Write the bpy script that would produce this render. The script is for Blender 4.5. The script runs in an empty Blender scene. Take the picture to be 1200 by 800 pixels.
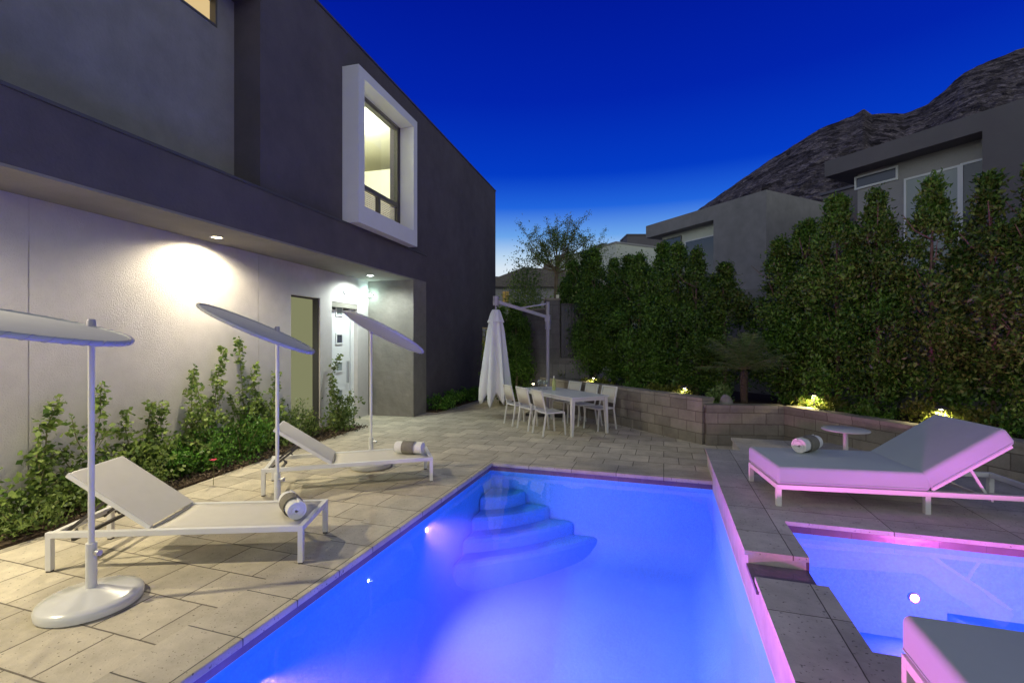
import bpy, bmesh, math, random
import numpy as np
from mathutils import Vector, Matrix, noise
R = math.radians
S2 = math.sqrt(.5)
scene = bpy.context.scene
COL = scene.collection
random.seed(7)

# ------------------------------------------------------------------ camera model (photo measured at 1200 px wide)
F, H = 557.0, 1.8
_s = math.hypot(178, F); SY, CY = 178 / _s, F / _s
def ray(u):
    t = (u - 600) / F
    return t * CY - SY, t * SY + CY
def ground(u, v, z=0.0):
    d = F * (H - z) / (v - 400); a, b = ray(u)
    return Vector((a * d, b * d, z))
def hit_p(u, v, p):                      # hit the vertical plane (x+y)/sqrt2 = p
    a, b = ray(u); d = p / (S2 * (a + b))
    return Vector((a * d, b * d, H - (v - 400) * d / F))
def at_depth(u, v, d):
    a, b = ray(u)
    return Vector((a * d, b * d, H - (v - 400) * d / F))
def AB(q, p, z=0.0):                     # lot-line axes: q along the retaining wall, p across it
    return Vector((-S2 * q + S2 * p, S2 * q + S2 * p, z))

# ------------------------------------------------------------------ materials
def new_mat(name):
    m = bpy.data.materials.new(name); m.use_nodes = True
    nt = m.node_tree; nt.nodes.clear()
    out = nt.nodes.new('ShaderNodeOutputMaterial')
    return m, nt, out
def N(nt, t, **kw):
    n = nt.nodes.new(t)
    for k, v in kw.items(): setattr(n, k, v)
    return n
def surf(name, base, rough=.7, bump=None, var=None, spec=.3, metal=0, fine=None, coat=0, stain=None, sheen=0, subs=0):
    """base colour, optional colour variation (scale, amount), bump (scale, distance), fine bump, large stains"""
    m, nt, out = new_mat(name); L = nt.links.new
    b = N(nt, 'ShaderNodeBsdfPrincipled'); L(b.outputs[0], out.inputs[0])
    b.inputs['Roughness'].default_value = rough
    b.inputs['Specular IOR Level'].default_value = spec
    b.inputs['Metallic'].default_value = metal
    b.inputs['Coat Weight'].default_value = coat
    b.inputs['Sheen Weight'].default_value = sheen
    tc = N(nt, 'ShaderNodeTexCoord')
    col = None
    if var or stain:
        rgb = N(nt, 'ShaderNodeRGB'); rgb.outputs[0].default_value = (*base, 1); col = rgb.outputs[0]
        for sc, am in [x for x in (var, stain) if x]:
            nz = N(nt, 'ShaderNodeTexNoise'); nz.inputs['Scale'].default_value = sc
            nz.inputs['Detail'].default_value = 6; nz.inputs['Roughness'].default_value = .6
            L(tc.outputs['Object'], nz.inputs['Vector'])
            mr = N(nt, 'ShaderNodeMapRange'); mr.inputs[1].default_value = .3; mr.inputs[2].default_value = .7
            mr.inputs[3].default_value = 1 - am; mr.inputs[4].default_value = 1 + am * .6
            L(nz.outputs['Fac'], mr.inputs[0])
            mx = N(nt, 'ShaderNodeVectorMath', operation='SCALE')
            L(col, mx.inputs[0]); L(mr.outputs[0], mx.inputs['Scale']); col = mx.outputs[0]
        L(col, b.inputs['Base Color'])
    else:
        b.inputs['Base Color'].default_value = (*base, 1)
    prev = None
    for bp in (bump, fine):
        if not bp: continue
        nz = N(nt, 'ShaderNodeTexNoise'); nz.inputs['Scale'].default_value = bp[0]
        nz.inputs['Detail'].default_value = 5
        L(tc.outputs['Object'], nz.inputs['Vector'])
        bm_ = N(nt, 'ShaderNodeBump'); bm_.inputs['Distance'].default_value = bp[1]; bm_.inputs['Strength'].default_value = 1
        L(nz.outputs['Fac'], bm_.inputs['Height'])
        if prev: L(prev, bm_.inputs['Normal'])
        prev = bm_.outputs[0]
    if prev: L(prev, b.inputs['Normal'])
    return m
def emit(name, col, strength):
    m, nt, out = new_mat(name)
    e = N(nt, 'ShaderNodeEmission'); e.inputs[0].default_value = (*col, 1); e.inputs[1].default_value = strength
    nt.links.new(e.outputs[0], out.inputs[0]); return m
def brick_mat(name, base, bw, bh, mortar_col, mortar, vertical, offset=.5, dist=.006, var=.22, grain=(35, .004), rough=.8, pits=False, spec=.25):
    m, nt, out = new_mat(name); L = nt.links.new
    b = N(nt, 'ShaderNodeBsdfPrincipled'); L(b.outputs[0], out.inputs[0])
    b.inputs['Roughness'].default_value = rough; b.inputs['Specular IOR Level'].default_value = spec
    tc = N(nt, 'ShaderNodeTexCoord'); vec = tc.outputs['Object']
    if vertical:
        sp = N(nt, 'ShaderNodeSeparateXYZ'); L(vec, sp.inputs[0])
        cb = N(nt, 'ShaderNodeCombineXYZ'); L(sp.outputs[0], cb.inputs[0]); L(sp.outputs[2], cb.inputs[1]); vec = cb.outputs[0]
    wob = N(nt, 'ShaderNodeTexNoise'); wob.inputs['Scale'].default_value = 9; L(vec, wob.inputs['Vector'])
    ws = N(nt, 'ShaderNodeVectorMath', operation='MULTIPLY_ADD')
    ws.inputs[1].default_value = (.006,) * 3; L(wob.outputs['Color'], ws.inputs[0]); L(vec, ws.inputs[2])
    br = N(nt, 'ShaderNodeTexBrick'); L(ws.outputs[0], br.inputs['Vector'])
    br.offset = offset
    br.inputs['Scale'].default_value = 1; br.inputs['Brick Width'].default_value = bw; br.inputs['Row Height'].default_value = bh
    br.inputs['Mortar Size'].default_value = mortar; br.inputs['Mortar Smooth'].default_value = .2; br.inputs['Bias'].default_value = 0
    lo = [c * (1 - var) for c in base]; hi = [c * (1 + var) for c in base]
    br.inputs['Color1'].default_value = (*lo, 1); br.inputs['Color2'].default_value = (*hi, 1); br.inputs['Mortar'].default_value = (*mortar_col, 1)
    nz = N(nt, 'ShaderNodeTexNoise'); nz.inputs['Scale'].default_value = 3.0; nz.inputs['Detail'].default_value = 8; nz.inputs['Roughness'].default_value = .7
    L(tc.outputs['Object'], nz.inputs['Vector'])
    mr = N(nt, 'ShaderNodeMapRange'); mr.inputs[1].default_value = .3; mr.inputs[2].default_value = .7; mr.inputs[3].default_value = .72; mr.inputs[4].default_value = 1.18
    L(nz.outputs['Fac'], mr.inputs[0])
    mx = N(nt, 'ShaderNodeVectorMath', operation='SCALE'); L(br.outputs['Color'], mx.inputs[0]); L(mr.outputs[0], mx.inputs['Scale'])
    col = mx.outputs[0]
    gn = N(nt, 'ShaderNodeTexNoise'); gn.inputs['Scale'].default_value = grain[0]; gn.inputs['Detail'].default_value = 4; L(tc.outputs['Object'], gn.inputs['Vector'])
    if pits:                              # small dark travertine pits
        mp = N(nt, 'ShaderNodeMapRange'); mp.inputs[1].default_value = .63; mp.inputs[2].default_value = .70; mp.inputs[3].default_value = 1; mp.inputs[4].default_value = .35
        L(gn.outputs['Fac'], mp.inputs[0])
        m2 = N(nt, 'ShaderNodeVectorMath', operation='SCALE'); L(col, m2.inputs[0]); L(mp.outputs[0], m2.inputs['Scale']); col = m2.outputs[0]
    L(col, b.inputs['Base Color'])
    iv = N(nt, 'ShaderNodeMath', operation='SUBTRACT'); iv.inputs[0].default_value = 1; L(br.outputs['Fac'], iv.inputs[1])
    b1 = N(nt, 'ShaderNodeBump'); b1.inputs['Distance'].default_value = dist; L(iv.outputs[0], b1.inputs['Height'])
    b2 = N(nt, 'ShaderNodeBump'); b2.inputs['Distance'].default_value = grain[1]; L(gn.outputs['Fac'], b2.inputs['Height']); L(b1.outputs[0], b2.inputs['Normal'])
    L(b2.outputs[0], b.inputs['Normal'])
    return m
def leaf_mat(name, dark, light, rough=.45, trans=.25):
    m, nt, out = new_mat(name); L = nt.links.new
    g = N(nt, 'ShaderNodeNewGeometry'); cr = N(nt, 'ShaderNodeValToRGB')
    cr.color_ramp.elements[0].color = (*dark, 1); cr.color_ramp.elements[1].color = (*light, 1)
    L(g.outputs['Random Per Island'], cr.inputs[0])
    oi = N(nt, 'ShaderNodeObjectInfo'); om = N(nt, 'ShaderNodeMapRange'); om.inputs[3].default_value = .78; om.inputs[4].default_value = 1.25; L(oi.outputs['Random'], om.inputs[0])
    sc_ = N(nt, 'ShaderNodeVectorMath', operation='SCALE'); L(cr.outputs[0], sc_.inputs[0]); L(om.outputs[0], sc_.inputs['Scale'])
    b = N(nt, 'ShaderNodeBsdfPrincipled'); b.inputs['Roughness'].default_value = rough; b.inputs['Specular IOR Level'].default_value = .35
    t = N(nt, 'ShaderNodeBsdfTranslucent'); mx = N(nt, 'ShaderNodeMixShader'); mx.inputs[0].default_value = trans
    L(sc_.outputs[0], b.inputs['Base Color']); L(sc_.outputs[0], t.inputs[0])
    L(b.outputs[0], mx.inputs[1]); L(t.outputs[0], mx.inputs[2]); L(mx.outputs[0], out.inputs[0]); return m
def clear_mat(name, tint, ior, rough, bump=None):
    m, nt, out = new_mat(name); L = nt.links.new
    tr = N(nt, 'ShaderNodeBsdfTransparent'); tr.inputs[0].default_value = (*tint, 1)
    gl = N(nt, 'ShaderNodeBsdfGlossy'); gl.inputs['Roughness'].default_value = rough
    fr = N(nt, 'ShaderNodeLayerWeight'); fr.inputs['Blend'].default_value = .5
    r0 = ((ior - 1) / (ior + 1)) ** 2                 # Schlick's approximation, the same from both sides
    pw = N(nt, 'ShaderNodeMath', operation='POWER'); pw.inputs[1].default_value = 5; L(fr.outputs['Facing'], pw.inputs[0])
    ma = N(nt, 'ShaderNodeMath', operation='MULTIPLY_ADD'); ma.inputs[1].default_value = 1 - r0; ma.inputs[2].default_value = r0; L(pw.outputs[0], ma.inputs[0])
    mx = N(nt, 'ShaderNodeMixShader'); L(ma.outputs[0], mx.inputs[0]); L(tr.outputs[0], mx.inputs[1]); L(gl.outputs[0], mx.inputs[2]); L(mx.outputs[0], out.inputs[0])
    if bump:
        tc = N(nt, 'ShaderNodeTexCoord'); nz = N(nt, 'ShaderNodeTexNoise'); nz.inputs['Scale'].default_value = bump[0]; nz.inputs['Detail'].default_value = 2
        bp = N(nt, 'ShaderNodeBump'); bp.inputs['Distance'].default_value = bump[1]
        L(tc.outputs['Object'], nz.inputs['Vector']); L(nz.outputs['Fac'], bp.inputs['Height'])
        L(bp.outputs[0], gl.inputs['Normal']); L(bp.outputs[0], fr.inputs['Normal'])
    return m

M = {}
M['stucco_dark'] = surf('stucco_dark', (.11, .098, .115), .9, (26, .006), (3, .12), .15, fine=(130, .002), stain=(.6, .16))
M['stucco_grey'] = surf('stucco_grey', (.26, .25, .25), .9, (26, .006), (3, .12), .15, fine=(130, .002), stain=(.6, .16))
M['stucco_white'] = surf('stucco_white', (.62, .59, .58), .88, (75, .008), (5, .06), .2, fine=(150, .004), stain=(.8, .08))
M['stucco_column'] = surf('stucco_column', (.21, .195, .175), .85, (7, .02), (4, .14), .25, fine=(60, .004), stain=(.9, .14))
M['soffit'] = surf('soffit', (.25, .235, .21), .9, (40, .006), (2, .12), .2)
M['white_paint'] = surf('white_paint', (.72, .73, .75), .5, (50, .002), (2, .04))
M['door_white'] = surf('door_white', (.82, .83, .84), .4, None, (2, .03))
M['dark_frame'] = surf('dark_frame', (.06, .06, .065), .4, spec=.5)
M['bronze_frame'] = surf('bronze_frame', (.10, .095, .085), .4, spec=.5)
M['cap_metal'] = surf('cap_metal', (.10, .095, .11), .5, metal=.3)
M['cream'] = surf('cream', (.82, .80, .66), .8)
M['deck'] = brick_mat('deck_pavers', (.53, .475, .36), .43, .41, (.19, .165, .125), .006, False, .5, .006, .16, (48, .003), .72, True)
M['coping'] = brick_mat('coping_stone', (.50, .45, .345), .62, .45, (.13, .12, .1), .005, False, .0, .005, .12, (48, .003), .6, True)
M['slab'] = brick_mat('slab_stone', (.48, .455, .41), .9, .62, (.12, .11, .1), .004, False, .0, .004, .12, (45, .003), .65, True)
M['slab_side'] = surf('slab_side', (.50, .46, .44), .6, (20, .004), (6, .12), .35, stain=(1.5, .12))
M['block'] = brick_mat('concrete_block', (.28, .25, .21), .40, .19, (.16, .135, .11), .006, True, .5, .008, .20, (45, .008), .9, False)
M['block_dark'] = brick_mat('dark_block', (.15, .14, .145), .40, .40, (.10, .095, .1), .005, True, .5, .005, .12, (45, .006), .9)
M['block_cap'] = brick_mat('block_cap', (.31, .28, .235), .40, .5, (.17, .145, .12), .006, False, .0, .006, .15, (45, .006), .9)
M['tile_band'] = brick_mat('waterline_tile', (.17, .11, .14), .30, .30, (.13, .09, .11), .002, True, .0, .002, .15, (20, .001), .25, False, .5)
M['plaster'] = surf('pool_plaster', (.075, .50, .97), .55, (30, .003), (45, .16), .3, stain=(1.2, .10))
M['mulch'] = surf('mulch', (.09, .065, .045), .95, (28, .05), (40, .55), .1)
M['soil'] = surf('soil', (.10, .075, .055), .95, (22, .05), (30, .5), .1)
M['ground'] = surf('ground', (.22, .19, .15), .95, (4, .03), (2, .3), .1)
M['base_gloss'] = surf('base_gloss', (.66, .66, .63), .22, None, (8, .03), .5, coat=.6)
M['white_metal'] = surf('white_metal', (.70, .69, .67), .35, None, (8, .03), .45)
M['dark_metal'] = surf('dark_metal', (.05, .045, .045), .5, spec=.4)
M['silver'] = surf('silver', (.55, .55, .58), .35, metal=.8)
M['sling'] = surf('sling', (.62, .59, .52), .8, (400, .0012), (10, .03), .15)
M['cushion'] = surf('cushion', (.41, .47, .48), .85, (7, .006), (3, .03), .1, fine=(500, .0006), sheen=.2)
M['towel'] = surf('towel', (.80, .79, .76), .95, (150, .006), (30, .05), .1, sheen=.4)
M['towel_band'] = surf('towel_band', (.22, .205, .17), .95, (150, .005), (30, .1), .1)
M['canvas'] = surf('canvas', (.66, .67, .70), .85, (300, .0008), (5, .04), .1)
M['shade_cloth'] = surf('shade_cloth', (.48, .49, .50), .8, (350, .0008), (5, .03), .15)
M['umbrella_arm'] = surf('umbrella_arm', (.36, .34, .42), .4, spec=.5)
M['tabletop'] = surf('tabletop', (.72, .72, .71), .25, spec=.5)
M['glass'] = clear_mat('glass', (.93, .97, .95), 1.5, .0)
M['wine_glass'] = clear_mat('wine_glass', (.86, .9, .88), 2.6, .05)
M['bottle'] = surf('bottle_glass', (.42, .46, .16), .12, spec=.6)
M['bark'] = surf('bark', (.22, .17, .12), .9, (20, .02), (10, .25), .1)
M['palm_trunk'] = surf('palm_trunk', (.07, .055, .04), .95, (30, .03), (20, .4), .1)
M['stem'] = surf('stem', (.17, .16, .07), .8)
M['leaf_hedge'] = leaf_mat('leaf_hedge', (.028, .092, .010), (.185, .34, .05), .38, .25)
M['leaf_vine'] = leaf_mat('leaf_vine', (.06, .12, .022), (.26, .34, .085), .5, .3)
M['leaf_shrub'] = leaf_mat('leaf_shrub', (.04, .14, .015), (.17, .36, .05), .45, .3)
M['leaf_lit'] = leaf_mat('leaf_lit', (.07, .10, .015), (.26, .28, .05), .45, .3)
M['leaf_tree'] = leaf_mat('leaf_tree', (.14, .24, .04), (.36, .46, .13), .5, .45)
M['leaf_palm'] = leaf_mat('leaf_palm', (.08, .15, .04), (.24, .36, .12), .5, .3)
M['flower'] = surf('flower', (.55, .03, .09), .6)
M['rock'] = surf('rock', (.24, .235, .22), .9, (9, .04), (4, .2), .15)
def rock_slope(name, base, sc):
    m, nt, out = new_mat(name); L = nt.links.new
    b = N(nt, 'ShaderNodeBsdfPrincipled'); L(b.outputs[0], out.inputs[0]); b.inputs['Roughness'].default_value = .95; b.inputs['Specular IOR Level'].default_value = .05
    tc = N(nt, 'ShaderNodeTexCoord'); col = N(nt, 'ShaderNodeRGB'); col.outputs[0].default_value = (*base, 1); cur = col.outputs[0]; prev = None
    for k, (q, lo, hi, bd) in enumerate(((sc, .35, 1.5, 1.2), (sc * 3.1, .5, 1.5, .5), (sc * 8, .7, 1.3, .15))):
        wn = N(nt, 'ShaderNodeTexNoise'); wn.inputs['Scale'].default_value = q * 1.5; wn.inputs['Detail'].default_value = 3; L(tc.outputs['Object'], wn.inputs['Vector'])
        wv = N(nt, 'ShaderNodeVectorMath', operation='MULTIPLY_ADD'); wv.inputs[1].default_value = (.9 / q,) * 3; L(wn.outputs['Color'], wv.inputs[0]); L(tc.outputs['Object'], wv.inputs[2])
        vo = N(nt, 'ShaderNodeTexVoronoi'); vo.inputs['Scale'].default_value = q; L(wv.outputs[0], vo.inputs['Vector'])
        sp = N(nt, 'ShaderNodeSeparateXYZ'); L(vo.outputs['Color'], sp.inputs[0])
        mr = N(nt, 'ShaderNodeMapRange'); mr.inputs[3].default_value = lo; mr.inputs[4].default_value = hi; L(sp.outputs[0], mr.inputs[0])
        mx = N(nt, 'ShaderNodeVectorMath', operation='SCALE'); L(cur, mx.inputs[0]); L(mr.outputs[0], mx.inputs['Scale']); cur = mx.outputs[0]
        bp = N(nt, 'ShaderNodeBump'); bp.inputs['Distance'].default_value = -bd; L(vo.outputs['Distance'], bp.inputs['Height'])
        if prev: L(prev, bp.inputs['Normal'])
        prev = bp.outputs[0]
    L(cur, b.inputs['Base Color']); L(prev, b.inputs['Normal']); return m
M['mountain'] = rock_slope('mountain', (.125, .105, .105), .34)
M['hill'] = rock_slope('hill', (.26, .24, .22), .5)
M['lamp_warm'] = emit('lamp_warm', (1, .82, .5), 22)
M['lamp_cool'] = emit('lamp_cool', (.82, 1, .92), 26)
M['lamp_path'] = emit('lamp_path', (1, .9, .55), 14)
M['pool_lens'] = emit('pool_lens', (1, .55, .95), 26)
M['lit_frost'] = emit('lit_frosted_glass', (.46, .47, .25), .48)
M['lit_small'] = emit('lit_clerestory', (.85, .62, .30), .85)
M['far_window'] = emit('far_window', (.9, .6, .2), .2)
M['night_glass'] = surf('night_glass', (.05, .055, .08), .12, spec=.6)
M['blind_glass'] = surf('blind_glass', (.30, .34, .34), .35, spec=.5)
M['water'] = clear_mat('water', (.93, .96, 1), 1.33, .015, (1.3, .0035))
def water_body(name):
    m = clear_mat(name, (.93, .96, 1), 1.33, .015, (1.6, .006)); nt = m.node_tree
    out = [n for n in nt.nodes if n.type == 'OUTPUT_MATERIAL'][0]
    v = N(nt, 'ShaderNodeVolumePrincipled'); v.inputs['Color'].default_value = (.10, .28, 1, 1); v.inputs['Density'].default_value = .10; v.inputs['Anisotropy'].default_value = .3
    nt.links.new(v.outputs[0], out.inputs['Volume']); return m
M['water_body'] = water_body('water_body')
M['neighbor_wall'] = surf('neighbor_wall', (.34, .33, .33), .9, (20, .006), (1, .08), .15)
M['neighbor_dark'] = surf('neighbor_dark', (.15, .14, .15), .9, (20, .006), (1, .1), .15)
M['neighbor_pale'] = surf('neighbor_pale', (.62, .64, .56), .9, (20, .006), (1, .08), .15)
M['roof_tile'] = surf('roof_tile', (.20, .175, .16), .9, (6, .05), (8, .3), .1)
M['slate'] = surf('slate', (.16, .13, .16), .45, (12, .01), (6, .3), .4)

# ------------------------------------------------------------------ mesh builder
class MB:
    def __init__(s): s.bm = bmesh.new()
    def box(s, c, d, rot=None, bevel=0, seg=2):
        r = bmesh.ops.create_cube(s.bm, size=1)
        vs = r['verts']
        bmesh.ops.scale(s.bm, vec=d, verts=vs)
        if bevel:
            es = list({e for v in vs for e in v.link_edges})
            rb = bmesh.ops.bevel(s.bm, geom=es, offset=bevel, segments=seg, profile=.5, affect='EDGES')
            vs = list({v for f in rb['faces'] for v in f.verts} | {v for v in vs if v.is_valid})
        if rot: bmesh.ops.transform(s.bm, matrix=rot.to_4x4() if hasattr(rot, 'to_4x4') else rot, verts=vs)
        bmesh.ops.translate(s.bm, vec=c, verts=vs)
        return s
    def rng(s, x0, x1, y0, y1, z0, z1, bevel=0, seg=2):
        return s.box(((x0 + x1) / 2, (y0 + y1) / 2, (z0 + z1) / 2), (x1 - x0, y1 - y0, z1 - z0), None, bevel, seg)
    def bar(s, a, b, w, h=None, up=(0, 0, 1)):
        a, b = Vector(a), Vector(b); d = b - a; x = d.normalized(); upv = Vector(up)
        if abs(x.dot(upv)) > .98: upv = Vector((1, 0, 0))
        y = upv.cross(x).normalized(); z = x.cross(y)
        rot = Matrix((x, y, z)).transposed()
        return s.box((a + b) / 2, (d.length, w, h or w), rot)
    def quad(s, *pts):
        s.bm.faces.new([s.bm.verts.new(p) for p in pts]); return s
    def tube(s, pts, rad, n=10, cap=True):
        pts = [Vector(p) for p in pts]
        if not isinstance(rad, (list, tuple)): rad = [rad] * len(pts)
        rings = []; ref = None
        for i, p in enumerate(pts):
            t = (pts[min(i + 1, len(pts) - 1)] - pts[max(i - 1, 0)]).normalized()
            if ref is None:
                ref = Vector((1, 0, 0)) if abs(t.x) < .9 else Vector((0, 1, 0))
            u = (ref - t * ref.dot(t)).normalized(); v = t.cross(u); ref = u
            rings.append([s.bm.verts.new(p + (u * math.cos(2 * math.pi * k / n) + v * math.sin(2 * math.pi * k / n)) * rad[i]) for k in range(n)])
        for a, b in zip(rings, rings[1:]):
            for k in range(n):
                s.bm.faces.new((a[k], a[(k + 1) % n], b[(k + 1) % n], b[k]))
        if cap:
            s.bm.faces.new(rings[0][::-1]); s.bm.faces.new(rings[-1])
        return s
    def lathe(s, prof, n=32, c=(0, 0, 0)):
        c = Vector(c); rings = []
        for r, z in prof:
            if r < 1e-5: rings.append([s.bm.verts.new(c + Vector((0, 0, z)))])
            else: rings.append([s.bm.verts.new(c + Vector((r * math.cos(2 * math.pi * k / n), r * math.sin(2 * math.pi * k / n), z))) for k in range(n)])
        for a, b in zip(rings, rings[1:]):
            for k in range(n):
                k2 = (k + 1) % n
                if len(a) == 1 and len(b) > 1: s.bm.faces.new((a[0], b[k2], b[k]))
                elif len(b) == 1 and len(a) > 1: s.bm.faces.new((a[k], a[k2], b[0]))
                elif len(a) > 1: s.bm.faces.new((a[k], a[k2], b[k2], b[k]))
        return s
    def prism(s, poly, z0, z1):
        lo = [s.bm.verts.new((x, y, z0)) for x, y in poly]; hi = [s.bm.verts.new((x, y, z1)) for x, y in poly]
        n = len(poly)
        s.bm.faces.new(lo[::-1]); s.bm.faces.new(hi)
        for k in range(n): s.bm.faces.new((lo[k], lo[(k + 1) % n], hi[(k + 1) % n], hi[k]))
        return s
    def build(s, name, mat, parent=None, smooth=False, loc=None, bevel=0):
        bmesh.ops.recalc_face_normals(s.bm, faces=s.bm.faces)
        me = bpy.data.meshes.new(name); s.bm.to_mesh(me); s.bm.free()
        if smooth:
            for p in me.polygons: p.use_smooth = True
            try: me.set_sharp_from_angle(angle=R(40))
            except Exception: pass
        o = bpy.data.objects.new(name, me); COL.objects.link(o)
        if mat: me.materials.append(M[mat] if isinstance(mat, str) else mat)
        if parent: o.parent = parent
        if loc is not None: o.location = loc
        if bevel:
            md = o.modifiers.new('bevel', 'BEVEL'); md.width = bevel; md.segments = 2; md.limit_method = 'ANGLE'
        return o
def thing(name, label, cat, loc=(0, 0, 0), rz=0, group=None):
    o = bpy.data.objects.new(name, None); COL.objects.link(o); o.empty_display_size = .1
    o.location = loc; o.rotation_euler = (0, 0, rz); o['label'] = label; o['category'] = cat
    if group: o['group'] = group
    return o
def tag(o, label, cat, group=None):
    o['label'] = label; o['category'] = cat
    if group: o['group'] = group
    return o
def struct(o): o['kind'] = 'structure'; return o
def dup(root, loc, rz=0, label=None, scale=None):
    r = root.copy(); COL.objects.link(r); r.location = loc; r.rotation_euler = (0, 0, rz)
    if label: r['label'] = label
    if scale: r.scale = scale
    for ch in root.children:
        c = ch.copy(); COL.objects.link(c); c.parent = r
        for g in ch.children:
            e = g.copy(); COL.objects.link(e); e.parent = c
    return r
def lamp(name, kind, loc, energy, color, rot=(0, 0, 0), size=.05, **kw):
    d = bpy.data.lights.new(name, kind); d.energy = energy; d.color = color
    if kind == 'AREA': d.shape = 'DISK'; d.size = size
    else: d.shadow_soft_size = size
    for k, v in kw.items(): setattr(d, k, v)
    o = bpy.data.objects.new(name, d); COL.objects.link(o); o.location = loc; o.rotation_euler = rot
    return o

# ------------------------------------------------------------------ foliage
def leaves_obj(name, pts, size, mat, parent, rng, up=.35, aspect=.45, fold=.15, dirs=None):
    """pts (n,3): every leaf a small folded diamond of its own"""
    n = len(pts); pts = np.asarray(pts, float)
    ax = rng.normal(size=(n, 3)); ax[:, 2] += up * 2
    if dirs is not None: ax = ax * .6 + np.asarray(dirs) * 1.3
    ax /= np.linalg.norm(ax, axis=1)[:, None]
    sd = np.cross(ax, rng.normal(size=(n, 3))); sd /= np.linalg.norm(sd, axis=1)[:, None]
    nm = np.cross(ax, sd)
    L = (size * rng.uniform(.65, 1.3, n))[:, None]
    v = np.empty((n, 4, 3))
    v[:, 0] = pts; v[:, 1] = pts + ax * L * .5 + sd * L * aspect * .5 + nm * L * fold
    v[:, 2] = pts + ax * L; v[:, 3] = pts + ax * L * .5 - sd * L * aspect * .5 + nm * L * fold
    me = bpy.data.meshes.new(name)
    me.vertices.add(n * 4); me.vertices.foreach_set('co', v.reshape(-1))
    me.loops.add(n * 4); me.loops.foreach_set('vertex_index', np.arange(n * 4, dtype=np.int32))
    me.polygons.add(n); me.polygons.foreach_set('loop_start', np.arange(0, n * 4, 4, dtype=np.int32))
    me.polygons.foreach_set('loop_total', np.full(n, 4, dtype=np.int32))
    me.update(calc_edges=True); me.validate()
    me.materials.append(M[mat])
    o = bpy.data.objects.new(name, me); COL.objects.link(o)
    if parent: o.parent = parent
    return o
def crown_points(rng, h0, h1, r, n, clumps, taper=.75, tip=.25, sparse=0.):
    """column crown from h0 to h1 made of leaf clumps, narrower at its tip, uneven outline"""
    out = []
    hs = h0 + (h1 - h0) * rng.uniform(0, 1, clumps) ** .95
    per = n // clumps
    for h in hs:
        t = (h - h0) / (h1 - h0)
        rr = r * (1 - max(0, t - taper) / (1 - taper) * (1 - tip)) * (.8 + .35 * math.sin(t * 2.6)) * rng.uniform(.75, 1.12)
        a = rng.uniform(0, 2 * math.pi); q = rr * rng.uniform(.35, 1.0) ** .6
        c = np.array((q * math.cos(a), q * math.sin(a), h))
        sg = r * rng.uniform(.12, .24) * (1 if t < taper else .45 + .55 * (1 - t) / (1 - taper))
        if rng.uniform() < sparse: continue
        k = int(per * rng.uniform(.5, 1.5))
        out.append(c + rng.normal(size=(k, 3)) * (sg, sg, sg * 1.25))
    return np.concatenate(out)

# ================================================================== SETTING
PX0, PX1, PY0, PY1 = -2.46, .60, .75, 6.66            # pool
SX0, SX1, SYA, SYB = 1.00, 3.30, 2.83, 4.66           # spa
PZ = .24                                              # raised deck level
def sheet(name, xs, ys, skip, z, mat):
    mb = MB()
    for a, b in zip(xs, xs[1:]):
        for c, d in zip(ys, ys[1:]):
            if skip((a + b) / 2, (c + d) / 2): continue
            mb.quad((a, c, z), (b, c, z), (b, d, z), (a, d, z))
    return struct(mb.build(name, mat))
in_pool = lambda x, y: (PX0 - .40 < x < PX1 + .3 and PY0 - .40 < y < PY1 + .40) or (SX0 - .45 < x < SX1 + .2 and SYA - .2 < y < SYB + .2)
deckx = [-10, PX0 - .40, PX1 + .03, SX0 - .1, SX1 + .2, 8]
decky = [-4, PY0 - .40, SYA - .2, SYB + .2, PY1 + .40, 22]
sheet('deck', deckx, decky, in_pool, 0, 'deck')
sheet('ground', [-900, -10, 8, 900], [-900, -4, 22, 900], lambda x, y: -10 < x < 8 and -4 < y < 22, -.01, 'ground')
# coping stones round the pool, overhanging the tile band by 3 cm
mb = MB()
mb.rng(PX0 - .42, PX0 + .03, PY0 - .42, PY1 + .42, -.05, .002)
mb.rng(PX0 + .031, PX1 + .02, PY1 - .03, PY1 + .42, -.05, .002)
mb.rng(PX0 + .031, PX1 + .02, PY0 - .42, PY0 + .03, -.05, .002)
struct(mb.build('coping', 'coping', bevel=.008))
# pool basin: sloping floor, far-left corner steps
ZN, ZF = -1.75, -1.15
b = MB(); rings = []; cr_ = .32                        # coved plaster shell with a sloping floor
levels = [(0, None, -.1185), (0, cr_, 0)] + [(cr_ * (1 - math.cos(R(a))), cr_ * (1 - math.sin(R(a))), 0) for a in (18, 36, 54, 72, 90)]
for ins, dz, fix in levels:
    ring = []
    X0_, X1_, Y0_, Y1_ = PX0 + ins, PX1 - ins, PY0 + ins, PY1 - ins
    path = []
    for (ax, ay, bx_, by_) in ((X0_, Y0_, X1_, Y0_), (X1_, Y0_, X1_, Y1_), (X1_, Y1_, X0_, Y1_), (X0_, Y1_, X0_, Y0_)):
        for m_ in range(8): path.append((ax + (bx_ - ax) * m_ / 8, ay + (by_ - ay) * m_ / 8))
    for (x, y) in path:
        zf_ = ZN + (ZF - ZN) * (y - PY0) / (PY1 - PY0)
        ring.append(b.bm.verts.new((x, y, fix if dz is None else zf_ + dz)))
    rings.append(ring)
for r0_, r1_ in zip(rings, rings[1:]):
    for m_ in range(32): b.bm.faces.new((r0_[m_], r0_[(m_ + 1) % 32], r1_[(m_ + 1) % 32], r1_[m_]))
b.bm.faces.new(rings[-1])
struct(b.build('pool_basin', 'plaster', None, True))
b = MB()
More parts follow.
